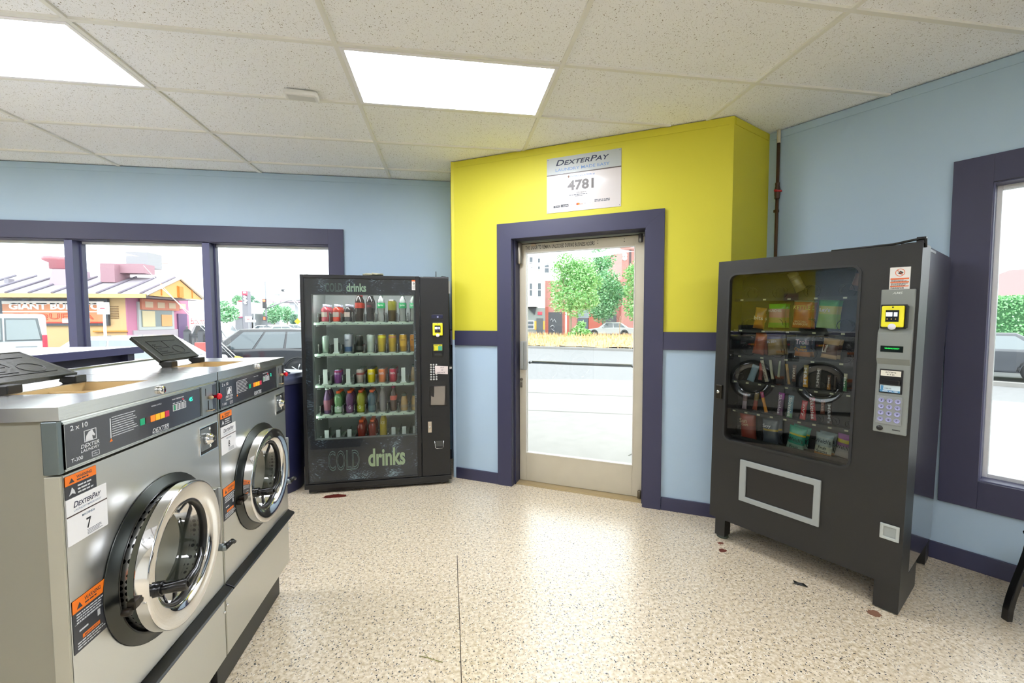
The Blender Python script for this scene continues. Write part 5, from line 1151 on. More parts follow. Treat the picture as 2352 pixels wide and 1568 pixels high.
for k, (a, c_, y_, col) in enumerate(((1260, 1292, 718, '#4f5156'), (1386, 1418, 724, '#55585c'))):
    q_ = MB().box(bx(a), bx(c_), .42, .5, GZ, bz(y_)).link('shutter', M(col, .5), bb)
MB().box(bx(1328), bx(1352), .4, .5, GZ, bz(733)).link('glass_door', WIN, bb); MB().box(bx(1328), bx(1354), .38, .5, bz(732), bz(712)).link('window', M('#8e979c', .3), bb)
MB().box(bx(1252), bx(1260), .35, .5, GZ, bz(706)).box(bx(1296), bx(1308), .35, .5, GZ, bz(706)).box(bx(1354), bx(1384), .35, .5, GZ, bz(722)).each('pilaster', M('#b5604f', .7), bb)
MB().box(bx(1300), bx(1425), .45, .5, bz(694), bz(690)).link('stone_band', M('#d8c9bf', .6), bb)
gf = [(1264, 738), (1268, 733), (1270, 741), (1274, 734), (1278, 742)]
MB().tube([(bx(a), .40, bz(c_)) for a, c_ in gf], .05, 4).tube([(bx(a), .40, bz(c_)) for a, c_ in ((1265, 752), (1270, 748), (1274, 752), (1270, 758), (1266, 756), (1274, 762))], .06, 4).link('graffiti', M('#c9cace', .6), bb)
tb2 = facade('timber_pole', 'pale round post standing beside the nearest street tree'); tb2.location = gp(1300, 762, 37)
MB().lathe([(.09, 0), (.08, 2.6)], 8).link('post', M('#d0cbc6', .7), tb2); tb2['category'] = 'post'
# ---------------------------------------------------------------- cars
TYRE = M('#1f2022', .7); RIM = M('#b9bbbd', .3, .8); CG = M('#59646a', .08, 0, coat=.8)
def car(name, label, loc, rz, col, L, W_, lower, green, wheels, wr=.32, glass=CG, lights=True, flip=False, wins=2, tail='#d83a48', group=None, rim=RIM):
    t = thing(name, label, 'car', loc, rz, group); BODY = M(col, .22, .15, coat=.8)
    def shell(prof, w0, w1, zz=None):
        b = MB(); n = len(prof); zt = [p[1] for p in prof]; z0, z1 = min(zt), max(zt)
        wy = lambda z: w0 + (w1-w0)*(z-z0)/max(z1-z0, 1e-6)
        vs = [(x, -wy(z)/2, z) for x, z in prof] + [(x, wy(z)/2, z) for x, z in prof]
        b._add(vs, [tuple(range(n)), tuple(range(2*n-1, n-1, -1))] + [(i, i+n, (i+1) % n+n, (i+1) % n) for i in range(n)]); return b
    shell(lower, W_, W_).link('car_body', BODY, t, bevel=.07, seg=3)
    shell(green, W_*.94, W_*.76).link('car_roof', BODY, t, bevel=.05, seg=3)
    # side glass: inset polygon just proud of the tapered cabin side
    gx0, gx1 = min(p[0] for p in green), max(p[0] for p in green); gz0, gz1 = min(p[1] for p in green), max(p[1] for p in green)
    cx = (gx0+gx1)/2; cz = (gz0+gz1)/2
    bot = sorted([p for p in green if p[1] < gz0+.02]); top = sorted([p for p in green if p[1] > gz1-.12])
    bl, br, tl, tr = bot[0][0], bot[-1][0], top[0][0], top[-1][0]
    zA, zB = gz0+.05, gz1-.09; fA = (zA-gz0)/(gz1-gz0); fB = (zB-gz0)/(gz1-gz0)
    xa = lambda f, s: (bl+(tl-bl)*f) + ((br+(tr-br)*f) - (bl+(tl-bl)*f))*s
    yy = lambda f: W_*(.94 - .18*f)/2 + .012
    for sd in (-1, 1):
        for k in range(wins):
            s0, s1 = .09 + (k)*.82/wins + .012, .09 + (k+1)*.82/wins - .012
            b = MB(); b._add([(xa(fA, s0), sd*yy(fA), zA), (xa(fA, s1), sd*yy(fA), zA), (xa(fB, s1), sd*yy(fB), zB), (xa(fB, s0), sd*yy(fB), zB)], [(0, 1, 2, 3) if sd < 0 else (3, 2, 1, 0)]); b.link('side_window', glass, t)
    for (s0, f) in ((0, -1), (1, 1)):
        b = MB(); o = .012*f; b._add([(xa(fA, s0)+o*2, -W_*.40, zA), (xa(fA, s0)+o*2, W_*.40, zA), (xa(fB, s0)+o*2, W_*.34, zB), (xa(fB, s0)+o*2, -W_*.34, zB)], [(0, 1, 2, 3) if f > 0 else (3, 2, 1, 0)]); b.link('windscreen' , glass, t)
    for sd in (-1, 1):
        for wx in wheels:
            w_ = MB().lathe([(wr*.62, sd*(W_/2+.012)), (wr, sd*(W_/2-.0)), (wr, sd*(W_/2-.2)), (wr*.6, sd*(W_/2-.2))], 24, cx=wx, cz=wr, axis='y').link('wheel', TYRE, t)
            rm = MB().lathe([(.0001, sd*(W_/2+.004)), (wr*.62, sd*(W_/2+.004))], 20, cx=wx, cz=wr, axis='y', caps=False)
            for k in range(5): a = k*2*PI/5; rm.tube([(wx, sd*(W_/2+.012), wr), (wx+wr*.58*math.cos(a), sd*(W_/2+.012), wr+wr*.58*math.sin(a))], .022, 5)
            rm.link('rim', rim, w_)
            ar = MB()
            MBq = [(wx+wr*1.14*math.cos(a*PI/10), sd*(W_/2+.004), wr+wr*1.14*math.sin(a*PI/10)) for a in range(11)]; ar.tube(MBq, .03, 6); ar.link('wheel_arch', M('#2a2b2d', .6), w_)
    x0, x1 = min(p[0] for p in lower), max(p[0] for p in lower); zb = max(p[1] for p in lower)*.72
    for sd in (-1, 1):
        MB().box(x1-.10, x1+.012, sd*W_*.30, sd*W_*.49, zb-.10, zb+.10).link('tail_light', M(tail, .3), t, bevel=.01)
        MB().box(x0-.012, x0+.12, sd*W_*.30, sd*W_*.49, zb-.14, zb+.02).link('head_light', M('#dfe3e6', .2), t, bevel=.01)
        if wins > 1: MB().box(bl+.45, bl+.62, sd*(W_/2), sd*(W_/2+.16), gz0+.02, gz0+.16).link('mirror', BODY, t, bevel=.03)
    MB().box(x1-.02, x1+.02, -.26, .26, zb-.30, zb-.16).link('number_plate', M('#e3e3e0', .5), t)
    return t
low_sedan = lambda L, h=.86: [(0, .28), (L, .28), (L+.02, .5), (L-.05, h), (L*.70, h+.06), (L*.30, h+.04), (.25, h-.12), (-.02, .55)]
gr_sedan = lambda L, h=.86, t=1.42: [(L*.26, h), (L*.90, h), (L*.72, t), (L*.42, t)]
gr_hatch = lambda L, h=.9, t=1.52: [(L*.24, h), (L*.985, h), (L*.90, t-.04), (L*.72, t), (L*.42, t)]
def place_car(name, label, u, v, Y, dirang, **k):     # (u, v): sight line of the front wheel end
    p = onY(u, v, Y); p.z = GZ; return car(name, label, p, dirang, **k)
# black suv seen through the left window
L = 4.3; car('black_suv', 'black suv parked side on behind the left window, right of the last mullion', (-8.05, 14.3, GZ), math.radians(4), '#2c2e34', L, 1.8, low_sedan(L, .98), gr_hatch(L, .98, 1.62), (.85, 3.45), .35, wins=3)
L = 4.5; car('white_sedan', 'white car half hidden behind the navy counter outside the window', (-10.6, 11.95, GZ), math.radians(2), '#d9dbdd', L, 1.8, low_sedan(L, .92), gr_sedan(L, .92, 1.50), (.85, 3.6), .33, wins=2, glass=M('#8e9699', .15, coat=.6))
# white van, rear towards the shop
vn = thing('white_van', 'white van with red tail lights parked in front of the taqueria sign', 'van', (-12.95, 14.5, GZ), math.radians(-50))
vn.scale = (1, .86, 1)
VB = M('#cfd0d2', .3, coat=.5)
b = MB(); b.prism([(-5, .35), (0, .35), (0.03, .7), (-.02, 1.3), (-.25, 2.02), (-.45, 2.1), (-3.6, 2.1), (-4.2, 1.5), (-5, 1.2)], -1.0, 1.0); b.link('car_body', VB, vn, bevel=.12, seg=3)
for sd in (-1, 1):
    MB()._add([(.01, sd*.06, 1.32), (.01, sd*.84, 1.32), (-.20, sd*.74, 1.92), (-.20, sd*.06, 1.92)], [(0, 1, 2, 3)]).link('rear_window', M('#7d8789', .12, coat=.7), vn)
    MB()._add([(-.0, sd*.02, 1.28), (-.0, sd*.90, 1.28), (-.22, sd*.80, 1.97), (-.22, sd*.02, 1.97)], [(0, 1, 2, 3)]).link('window_seal', M('#5c6264', .5), vn)
    MB().box(-.2, .035, sd*.88, sd*1.005, 1.0, 1.45).link('tail_light', M('#d8384c', .3), vn, bevel=.01)
    for wx in (-.9, -4.1): MB().lathe([(.25, sd*1.01), (.36, sd*1.0), (.36, sd*.8)], 20, cx=wx, cz=.36, axis='y').link('wheel', TYRE, vn)
pl_ = MB().box(.02, .05, .25, .75, .85, 1.12).link('plate_recess', M('#8a8f92', .5), vn); MB().box(.04, .06, .30, .70, .90, 1.07).link('number_plate', M('#eceae6', .5), vn)
# silver car behind the median
p = gp(1346, 768, 42); L = 4.6
sc_ = car('silver_sedan', 'silver white sedan parked before the brick building behind the dry grass', (p.x, p.y, GZ+.25), RB + math.radians(-14), '#c9ccce', L, 1.75, low_sedan(L), gr_sedan(L), (.85, 3.7), .32, tail='#e0603a')
# dark car and hedge seen in the right window
def rgt(d, u, v): return atD(u, v, d)
p0 = atD(2276, 790, 12.5)
dirc = Vector((math.cos(math.radians(-48)), math.sin(math.radians(-48)), 0))
L = 4.4; car('grey_sedan', 'dark grey car parked outside the right window before the hedge', (p0.x - math.cos(math.radians(-58))*2.6 + .8, p0.y - math.sin(math.radians(-58))*2.6 + .6, GZ), math.radians(-58), '#4c4f55', L, 1.8, low_sedan(L, .92), gr_sedan(L, .92, 1.45), (.85, 3.6), .33, glass=M('#7c868a', .12, coat=.7))
hp = atD(2270, 737, 15)
hd_ = thing('hedge', 'clipped green hedge outside the right window behind the dark car', 'hedge', (hp.x, hp.y, GZ), math.radians(-58))
b = MB(); rr = random.Random(77)
for k in range(15000):
    x = rr.uniform(-1.2, 9); f = rr.random(); y = rr.uniform(-.12, .1) if f < .7 else rr.uniform(0, 1.0); z = rr.uniform(.3, 2.6) if f < .7 else 2.6+rr.uniform(-.1, .1); p = Vector((x, y, z)); u = Vector((rr.gauss(0, 1), rr.gauss(0, .6), rr.gauss(0, 1))).normalized(); v_ = u.cross(Vector((rr.gauss(0, 1), rr.gauss(0, 1), rr.gauss(0, 1)))).normalized(); s = .08
    b._add([p-u*s*.5, p+v_*s*.4, p+u*s*.5, p-v_*s*.4], [(0, 1, 2, 3)], rr.randrange(3))
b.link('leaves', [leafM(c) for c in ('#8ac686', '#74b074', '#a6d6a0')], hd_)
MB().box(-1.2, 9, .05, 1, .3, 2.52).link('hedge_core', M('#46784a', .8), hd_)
hs = atD(2285, 737, 30)
ho = thing('house', 'pale house with red tiled roof beyond the hedge', 'house', (hs.x, hs.y, GZ), math.radians(-58))
MB().box(-3, 16, 0, 8, 0, 3.3).link('wall', M('#d3c4bd', .7), ho)
b = MB(); b._add([(-3.5, -.6, 3.3), (16.5, -.6, 3.3), (14.5, 4, 5.6), (.6, 4, 5.6), (-3.5, 8.6, 3.3), (16.5, 8.6, 3.3)], [(0, 1, 2, 3), (0, 3, 4), (3, 2, 5, 4), (1, 5, 2), (0, 4, 5, 1)]); b.link('roof', M('#a87474', .7), ho)
MB().box(-.5, 16.5, -.65, -.6, 3.2, 3.32).link('gutter', M('#dcd3d0', .5), ho)
MB().box(5, 5.9, 3, 4, 4, 5.9).link('chimney', M('#b08f88', .7), ho)
S(MB().box(-2, 30, 0, .25, GZ, GZ+.12).link('kerb_right', CONC, loc=(atD(2262, 790, 11.8).x, atD(2262, 790, 11.8).y, 0), rz=math.radians(-58)))
# ---------------------------------------------------------------- taqueria
ORW = M('#dfbc88', .7); ORW2 = M('#dfa868', .7); PK = M('#c77f9c', .7); RF = bpy.data.materials.new('seam_roof') ; RF = M('#a29ca4', .6); SEAM = M('#7c7482', .6)
Y1 = 20.0
xc = onY(290, 737, Y1).x; xr_ = onY(335, 675, Y1-.8).x; ze = onY(335, 675, Y1-.8).z; zs = onY(290, 680, Y1).z
ye2 = xr_ / (onY(470, 692, 1).x) ; ypk = xr_ / (onY(413, 640, 1).x); zp = EYE.z + (onY(413, 638, ypk).z - EYE.z)
tq = thing('taqueria_building', 'low orange taqueria with grey metal roof and gabled porch behind the left window', 'building', (0, 0, 0))
XL = -34
MB().box(XL, xc, Y1, ye2, GZ, ze).link('wall', ORW, tq)
b = MB(); yr = (Y1-.8+ye2)/2; y0_ = Y1-.8
b._add([(XL, y0_, ze), (xr_, y0_, ze), (xr_-.0, ypk, zp), (XL, ypk, zp), (XL, ye2, ze), (xr_, ye2, ze), (XL, y0_, ze-.08), (xr_, y0_, ze-.08), (xr_, ye2, ze-.08), (XL, ye2, ze-.08)], [(0, 1, 2, 3), (3, 2, 5, 4), (0, 6, 7, 1), (7, 6, 9, 8)]); b.link('roof', RF, tq)
for k in range(21):
    x = xr_ - .2 - k*.78
    MB().tube([(x, y0_, ze+.03), (x, ypk, zp+.03)], .045, 4).link('roof_seam', SEAM, tq)
MB()._add([(xr_-.02, y0_+.1, ze-.05), (xr_-.02, ye2-.1, ze-.05), (xr_-.02, ypk, zp-.1)], [(0, 1, 2)]).link('gable', ORW2, tq)
MB().tube([(xr_+.02, y0_, ze), (xr_+.02, ypk, zp), (xr_+.02, ye2, ze)], .09, 4).link('barge_board', M('#f4ead8', .6), tq)
for k in range(3): MB().box(xr_-.03, xr_+.01, ypk-1.3+k*1.1, ypk-1.24+k*1.1, ze, ze+.5).link('batten', M('#d8842c', .6), tq)
MB().box(xr_-.02, xr_+.05, ypk-.15, ypk+.15, zp-.9, zp-.4).link('gable_vent', M('#c98430', .6), tq)
MB().box(XL, xr_, y0_-.05, y0_, ze-.16, ze).link('fascia', M('#f2c67c', .6), tq)
# pink shopfront on the end wall
yb = xc / onY(432, 737, 1).x
MB().box(xc, xc+.05, Y1, yb, GZ, ze).link('shopfront_wall', PK, tq)
yA, yB_ = xc / onY(312, 737, 1).x, xc / onY(394, 737, 1).x
zA = onY(350, 752, (yA+yB_)/2).z; zB2 = onY(350, 700, (yA+yB_)/2).z
wnd = MB().box(xc+.05, xc+.12, yA, yB_, zA-.1, zB2+.1).link('shop_window', M('#b9bfbd', .6), tq)
MB().box(xc+.12, xc+.13, yA+.15, yB_-.15, zA+.05, zB2).link('pane', M('#7f8a8a', .2), wnd)
MB().box(xc+.13, xc+.15, yA+.2, (yA+yB_)/2-.2, zA+.05, zA+.75).link('menu_poster', M('#d9c9a0', .6), wnd)
MB().box(xc+.13, xc+.15, (yA+yB_)/2+.25, yB_-.2, zA+.05, zA+.6).link('menu_poster', M('#e0a86c', .6), wnd)
MB().box(xc+.05, xc+.10, yA-.3, yB_+.3, GZ, zA-.1).link('stone_base', M('#b9aeb5', .7), tq)
mz0, mz1 = onY(350, 712, (yA+yB_)/2).z, onY(350, 688, (yA+yB_)/2).z
mb_ = MB().box(xc+.12, xc+.2, yA+.1, yB_+.3, mz0, mz1).link('menu_board', M('#d88468', .6), tq)
for k in range(4): MB().box(xc+.2, xc+.21, yA+.3+k*.8, yA+.8+k*.8, mz0+.1, mz1-.12).link('menu_panel', M('#e0c4a4', .6), mb_)
yC, yD = xc / onY(404, 737, 1).x, xc / onY(424, 737, 1).x
MB().box(xc+.05, xc+.12, yC, yD, GZ, onY(414, 720, yC).z).link('iron_door', M('#6a5078', .6), tq)
# sign, louvre, roof equipment
sx_0, sx_1 = onY(5, 700, Y1).x, onY(252, 700, Y1).x; sz_0, sz_1 = onY(100, 748, Y1).z, onY(100, 686, Y1).z; sw_, sh_ = sx_1-sx_0, sz_1-sz_0
ts = MB().box(sx_0, sx_1, Y1-.12, Y1, sz_0, sz_1).link('shop_sign', M('#4c4c52', .5), tq)
MB().box(sx_0+.12, sx_1-.12, Y1-.14, Y1-.12, sz_0+.1, sz_1-.1).link('sign_face', M('#dd9468', .6), ts)
MB().box(sx_0+.12, sx_1-.12, Y1-.15, Y1-.14, sz_0+sh_*.5, sz_0+sh_*.54).box(sx_0+.12, sx_1-.12, Y1-.15, Y1-.14, sz_1-.22, sz_1-.1).box(sx_0+2.2, sx_0+3.2, Y1-.15, Y1-.14, sz_0+.12, sz_0+.3).link('sign_stripe', M('#f6efe4', .5), ts)
txt('GIANT BURRITO', sx_0+.35, sz_0+sh_*.6, sw_-.6, sh_*.24, M('#faf6ee', .5), ts, y=Y1-.15, bold=.05)
txt('TAQUERIA', sx_0+.5, sz_0+sh_*.20, sw_-1.0, sh_*.26, M('#d8402c', .5), ts, y=Y1-.15, outline=.02)
MB().box(sx_0+.12, sx_1-.12, Y1-.145, Y1-.14, sz_0+.1, sz_0+.16).link('sign_footer', M('#c8442c', .5), ts)
lv = MB()
x0_, x1_ = onY(254, 700, Y1).x, onY(272, 700, Y1).x
for k in range(8): zq = onY(262, 703 + k*3.8, Y1).z; lv.box(x0_, x1_, Y1-.04, Y1, zq-.03, zq)
lv.each('louvre_slat', M('#8a6a44', .6), tq)
MB().box(onY(215, 700, Y1).x, onY(291, 700, Y1).x, Y1-.12, Y1, onY(250, 762, Y1).z, onY(250, 759, Y1).z).link('wall_ledge', M('#e0953c', .6), tq)
HB = M('#a5808a', .6)
def rb(name, u0, v0, u1, v1, Y, dep, mat, par=tq):
    a, c_ = onY(u0, v1, Y), onY(u1, v0, Y); return MB().box(a.x, c_.x, Y, Y+dep, a.z, c_.z).link(name, mat, par)
rb('duct', 231, 606, 330, 626, ypk-.6, .7, HB); rb('duct_riser', 231, 606, 262, 648, ypk-.9, .9, HB)
a, c_ = onY(108, 667, ypk-1.2), onY(168, 667, ypk-1.2); d_, e_ = onY(120, 618, ypk-1.2), onY(160, 618, ypk-1.2)
MB().prism([(a.x, a.z), (c_.x, c_.z), (e_.x, e_.z), (d_.x, d_.z)], ypk-1.2, ypk-.2).link('roof_hood', M('#b7a3b0', .6), tq)
q1, q2 = onY(140, 618, ypk-.7), onY(140, 592, ypk-.7)
MB().lathe([(.35, q1.z), (.35, q1.z+.25), (.55, q1.z+.35), (.55, q2.z)], 16, cx=q1.x, cy=ypk-.7).link('exhaust_fan', M('#c8828a', .6), tq)
rb('roof_unit', 290, 579, 339, 613, ypk+1.2, 1.0, M('#9c9ca0', .6))
rb('vent_pipe', 10, 640, 19, 660, ypk-1.0, .25, M('#9a949c', .6))
# tent with red lettering, fence, barrier to the right of the taqueria
tn = MB(); a, c_ = onY(436, 790, 27), onY(474, 742, 27)
tn.box(a.x, c_.x+.5, 27, 29, GZ, c_.z-.0); tn = tn.link('white_kiosk', M('#e2e2e4', .7), None); tag(tn, 'white kiosk wall with red lettering right of the taqueria', 'kiosk')
txt('Emporio', a.x+.1, onY(436, 748, 27).z, c_.x-a.x, .45, M('#d8404c', .5), tn, y=26.98, shear=.2)
fb = thing('iron_fence', 'black iron fence between the parked cars and the taqueria', 'fence', (0, 0, 0))
fa, fc = onY(424, 790, 17.5), onY(502, 790, 17.5)
n_ = 26
for k in range(n_): x = fa.x + (fc.x-fa.x)*k/(n_-1); MB().box(x-.012, x+.012, 17.5, 17.53, GZ, 1.02).link('picket', M('#4a4c52', .5), fb)
MB().box(fa.x, fc.x, 17.49, 17.54, .92, .96).box(fa.x, fc.x, 17.49, 17.54, GZ+.1, GZ+.14).each('rail', M('#4a4c52', .5), fb)
for x in (fa.x+.1, (fa.x+fc.x)/2, fc.x): MB().box(x-.09, x+.09, 17.43, 17.6, GZ, 1.12).lathe([(.12, 1.12), (.02, 1.22), (.05, 1.26), (.0001, 1.32)], 8, cx=x, cy=17.51).link('fence_post', M('#55575d', .5), fb)
rbx = MB(); a, c_ = onY(446, 796, 16.5), onY(470, 786, 16.5); rbx.box(a.x, c_.x, 16.5, 16.7, GZ, c_.z+.0); rbx = rbx.link('red_barrier', M('#c9625e', .6), None, bevel=.03); tag(rbx, 'low pinkish red barrier beside the black iron fence', 'barrier')
# pickup truck
p = onY(506, 770, 24.5); L = 5.4
pk_ = car('pickup_truck', 'white pickup truck farther down the street, right of the last mullion', (p.x-3.6, 24.5, GZ), math.radians(-3), '#e3e4e6', L, 1.9, [(0, .35), (L, .35), (L, .98), (L*.4, .98), (0, .98)], [(2.6, .98), (4.4, .98), (3.9, 1.72), (2.9, 1.72)], (.9, 4.4), .4, wins=1)
# ---------------------------------------------------------------- street furniture and far things
def far_box(name, label, cat, u0, v0, u1, v1, Y, dep, col, top=None):
    a, c_ = onY(u0, v1, Y), onY(u1, v0, Y)
    z0_ = GZ if top is None else a.z
    o = MB().box(a.x, c_.x, Y, Y+dep, z0_, c_.z).link(name, M(col, .7), None); tag(o, label, cat); return o, a, c_
rs, a, c_ = far_box('fast_food_restaurant', 'low white and grey restaurant behind the tall roadside sign', 'building', 545, 692, 556, 728, 60, 8, '#e9e6e8')
rs2 = MB().box(onY(540, 728, 59.8).x, onY(582, 728, 59.8).x, 59.8, 68, GZ, onY(545, 729, 59.8).z).box(onY(557, 728, 59.8).x, onY(580, 728, 59.8).x, 59.8, 68, GZ, onY(560, 720, 59.8).z).link('dark_base', M('#85868c', .7), rs)
MB().box(onY(541, 728, 59.6).x, onY(556, 728, 59.6).x, 59.6, 59.8, onY(541, 729, 59.6).z, onY(541, 727, 59.6).z).link('red_band', M('#d04a78', .6), rs)
MB().box(onY(547, 693, 59.6).x, onY(555, 693, 59.6).x, 59.6, 59.8, onY(547, 693, 59.6).z, onY(547, 690, 59.6).z).link('red_cap', M('#d04a5a', .6), rs)
pyl, a, c_ = far_box('roadside_sign', 'tall grey sign pylon with red square top and white emblem', 'sign', 557, 668, 568, 718, 50, .8, '#8b8a92')
MB().box(onY(557.5, 668, 49.9).x, onY(567.5, 668, 49.9).x, 49.8, 50, onY(560, 678, 49.9).z, onY(560, 668.5, 49.9).z).link('red_square', M('#e0506a', .5), pyl)
MB().box(onY(559.5, 668, 49.8).x, onY(565.5, 668, 49.8).x, 49.7, 49.85, onY(560, 674, 49.9).z, onY(560, 670, 49.9).z).link('white_square', M('#f4f0f0', .5), pyl)
e_ = [(560, 680), (565, 682), (561, 686), (566, 690), (562, 694), (565, 698)]
MB().tube([onY(u, v, 49.85) for u, v in e_], .13, 5).link('white_emblem', M('#f2f2f4', .5), pyl)
def ftree(lab, u, v0, v1, Y, wpx, cols, seed, nl=1500):
    b_ = onY(u, 737, Y); s = Y/FPX*1.02; R = wpx*s/2; zt = EYE.z + (737-v0)*s; zb = EYE.z + (737-v1)*s
    tree('far_tree', lab, (b_.x, b_.y, GZ), blobs(seed, 9, R*.75, max(zt-zb-R*.8, .5), zb+R*.4, R*.55), (max(zb+.6, 1.0), .12), cols, nl, R*.16+.05, seed, 'trees down the street')
FT = ['#9ccba0', '#86bd90', '#b0d8ae', '#76b084']; FT2 = ['#7da88f', '#6b9a80', '#8fb8a0']
ftree('round green tree left of the roadside sign', 520, 682, 735, 45, 44, FT, 21)
ftree('dark green tree just right of the roadside sign', 577, 676, 725, 66, 26, FT2, 22)
ftree('dark narrow tree between sign and traffic signal', 594, 688, 735, 66, 18, FT2, 23)
ftree('bright broad tree right of the traffic signal', 630, 688, 738, 62, 46, FT, 24, 2200)
ftree('pale tree behind the traffic signal mast arm', 660, 698, 738, 72, 34, FT, 25)
ftree('low tree beside the drinks machine edge', 677, 716, 738, 70, 20, FT2, 26)
ftree('yellow green tree behind the restaurant', 548, 678, 700, 74, 26, FT, 27)
PGR = M('#a3a6aa', .5, .3)
def pole(name, lab, cat, u, vtop, Y, r, extra=None, col=PGR):
    p = onY(u, vtop, Y); t = thing(name, lab, cat, (p.x, Y, GZ)); MB().tube([(0, 0, 0), (0, 0, p.z-GZ)], r, 8, taper=r*.6).link('post', col, t)
    if extra: extra(t, p.z-GZ, Y/FPX)
    return t
def sig(t, h, s):
    MB().tube([(0, 0, h*.55), (.8, 0, h*.62), (1.9, 0, h*.69), (2.9, 0, h*.70)], .07, 6).link('mast_arm', PGR, t)
    sg_ = MB().box(-.14, .14, -.35, -.15, 3.0, 3.8).link('signal_head', M('#3c3d42', .5), t); MB().lathe([(.0001, -.4), (.10, -.38), (.10, -.35)], 12, cz=3.65, axis='y').link('red_lamp', M('#ff5a3c', .4, emit=3), sg_)
    s2 = MB().box(-.16, .16, -.4, -.15, 1.9, 2.3).link('walk_signal', M('#3c3d42', .5), t); MB().box(-.08, .08, -.42, -.4, 1.98, 2.22).link('red_hand', M('#ff5030', .4, emit=2.5), s2)
    MB().box(-.5, .45, -.3, -.2, .4, 1.3).link('signal_box', M('#d3d4d6', .6), t)
pole('traffic_signal', 'traffic signal pole with mast arm and red lights down the street', 'traffic light', 609, 646, 40, .10, sig, M('#8c8f95', .5))
def plate(w_, h_, zc, col):
    def f(t, h, s): MB().box(-w_, w_, -.05, 0, h-2*h_, h).link('sign_plate', M(col, .5), t); MB().box(-w_*.4, w_*.4, -.06, -.05, h-h_*1.1, h-h_*.9).link('plate_mark', M('#a8505c', .5), t)
    return f
pole('street_sign', 'square white sign on a post right of the pickup truck', 'sign', 571, 726, 26, .035, plate(.17, .17, 0, '#eceef0'))
pole('street_sign', 'small white sign between square sign and signal pole', 'sign', 584, 734, 34, .035, plate(.12, .10, 0, '#e4e6e8'))
pole('street_sign', 'yellow diamond warning sign far along the street', 'sign', 684, 738, 36, .03, lambda t, h, s: MB()._add([(0, -.05, h+.25), (.25, -.05, h), (0, -.05, h-.25), (-.25, -.05, h), (0, -.03, h+.25), (.25, -.03, h), (0, -.03, h-.25), (-.25, -.03, h)], [(3, 2, 1, 0), (4, 5, 6, 7), (0, 1, 5, 4), (1, 2, 6, 5), (2, 3, 7, 6), (3, 0, 4, 7)]).link('sign_plate', M('#f0ae2c', .5), t))
pole('street_sign', 'white parking sign on a white post before the taqueria wall', 'sign', 238, 694, 13.5, .045, plate(.14, .17, 0, '#f0f0f2'), M('#e8e9ec', .5))
pole('street_lamp', 'slim pale lamp post between roadside sign and dark tree', 'street lamp', 583, 688, 42, .07)
pole('utility_pole', 'tall wooden pole above the drinks machine, cut by its top', 'pole', 703, 560, 34, .12, None, M('#b9b5b2', .7))
pole('utility_pole', 'far wooden pole with crossarm above the taqueria roof', 'pole', 367, 592, 60, .12, lambda t, h, s: MB().box(-.9, .9, -.05, .05, h-.8, h-.65).link('crossarm', M('#b0a09c', .7), t), M('#b09a98', .7))
pole('utility_pole', 'thin pole rising behind the taqueria roof at left', 'pole', 79, 556, 30, .05, None, M('#c9c6c8', .7))
bl_, a, c_ = far_box('billboard', 'white billboard panel high beyond the traffic signal', 'billboard', 619, 664, 649, 676, 66, .4, '#dde2e6', True)
MB().box((a.x+c_.x)/2-.3, (a.x+c_.x)/2+.3, 66.1, 66.5, GZ, a.z).link('billboard_post', M('#c9ccd0', .6), bl_)
ob, a, c_ = far_box('office_building', 'pale office block with ribbon windows far behind the signal', 'building', 646, 654, 712, 700, 120, 20, '#e2e6ea')
for k in range(5): MB().box(a.x, c_.x, 119.8, 120, onY(650, 659+k*6, 120).z-.35, onY(650, 659+k*6, 120).z+.35).link('ribbon_window', M('#cdd5dc', .4), ob)
vd, a, c_ = far_box('overpass', 'pale overpass deck crossing far behind the trees', 'bridge', 616, 688, 712, 693, 100, 6, '#b9a4b0', True)
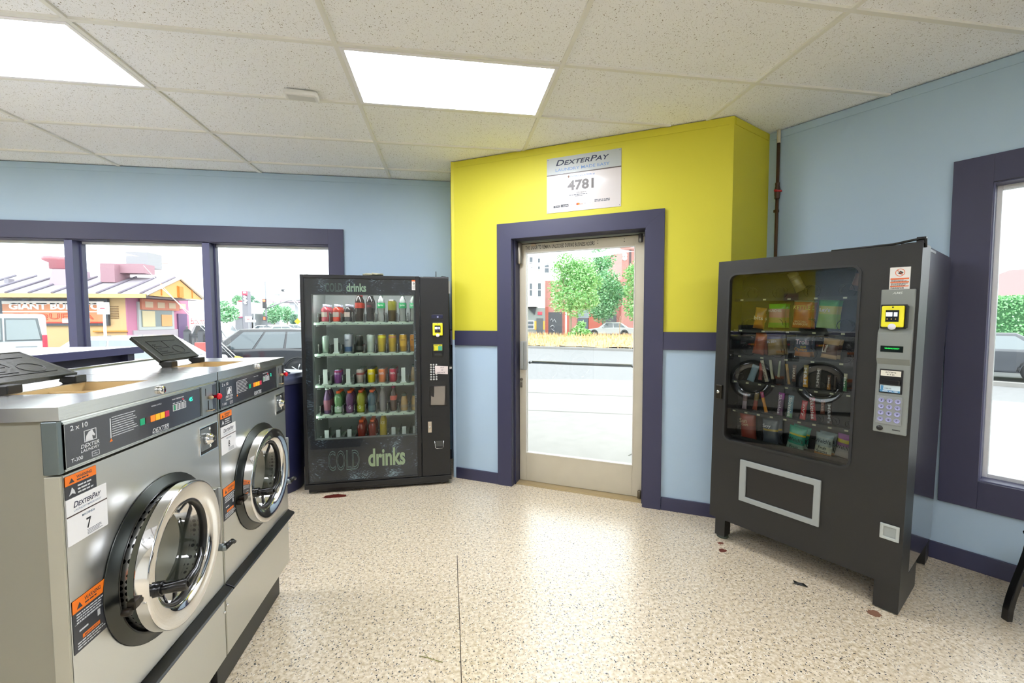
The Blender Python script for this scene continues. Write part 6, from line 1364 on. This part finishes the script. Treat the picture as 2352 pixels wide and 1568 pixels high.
MB().box(a.x+4, a.x+5.2, 101, 103, GZ, a.z).box(a.x+9, a.x+10.2, 101, 103, GZ, a.z).each('bridge_pier', M('#cdd0d4', .6), vd)
# guy wires
gw = thing('guy_wire', 'pale diagonal guy wire with yellow guard outside the left window', 'wire', (0, 0, 0))
a, c_ = onY(547, 822, 9.2), onY(330, 640, 13)
b0 = Vector((a.x, 9.2, GZ + .35)); MB().tube([onY(548, 824, 9.2), onY(500, 780, 9.8), onY(468, 748, 10.4), onY(370, 660, 12.2)], .009, 6).tube([onY(538, 824, 9.3), onY(500, 786, 9.8), onY(440, 730, 10.8), onY(330, 610, 13)], .005, 5).tube([onY(548, 824, 9.2), Vector((onY(548, 824, 9.2).x+.25, 9.0, GZ))], .02, 6).link('wire', M('#dfe0e2', .5), gw)
MB().tube([onY(556, 823, 9.15), onY(541, 820, 9.2)], .03, 6).link('yellow_guard', M('#e8b82c', .5), gw)
g2 = thing('span_wire', 'grey cable with a dark clamp running down to the right outside the left window', 'wire', (0, 0, 0))
MB().tube([onY(545, 560, 16), onY(600, 612, 15), onY(651, 664, 14)], .006, 5).tube([onY(651, 664, 14), onY(700, 722, 13)], .018, 5).tube([onY(654, 664, 14), onY(705, 718, 13)], .018, 5).link('wire', M('#c4c6ca', .5), g2)
MB().box(onY(647, 668, 14).x, onY(656, 668, 14).x, 13.95, 14.05, onY(650, 669, 14).z, onY(650, 664, 14).z).link('clamp', M('#55575c', .5), g2, bevel=.02)
# distant cars
LL = 4.4; fc0 = None
for k, (u, Y, colr, lb) in enumerate(((600, 52, '#d9dbdd', 'small distant white car at the foot of the signal pole'), (628, 45, '#dcdee0', 'distant white car between signal and parked suv roof'), (662, 58, '#c9ccd0', 'small distant silver car near the yellow sign'), (640, 55, '#b4b8bc', 'distant grey car at the far junction'))):
    p = onY(u, 760, Y); car('distant_car', lb, (p.x-2, Y, GZ), math.radians(25*k), colr, LL, 1.75, low_sedan(LL), gr_sedan(LL), (.85, 3.6), .32, group='cars far down the street')
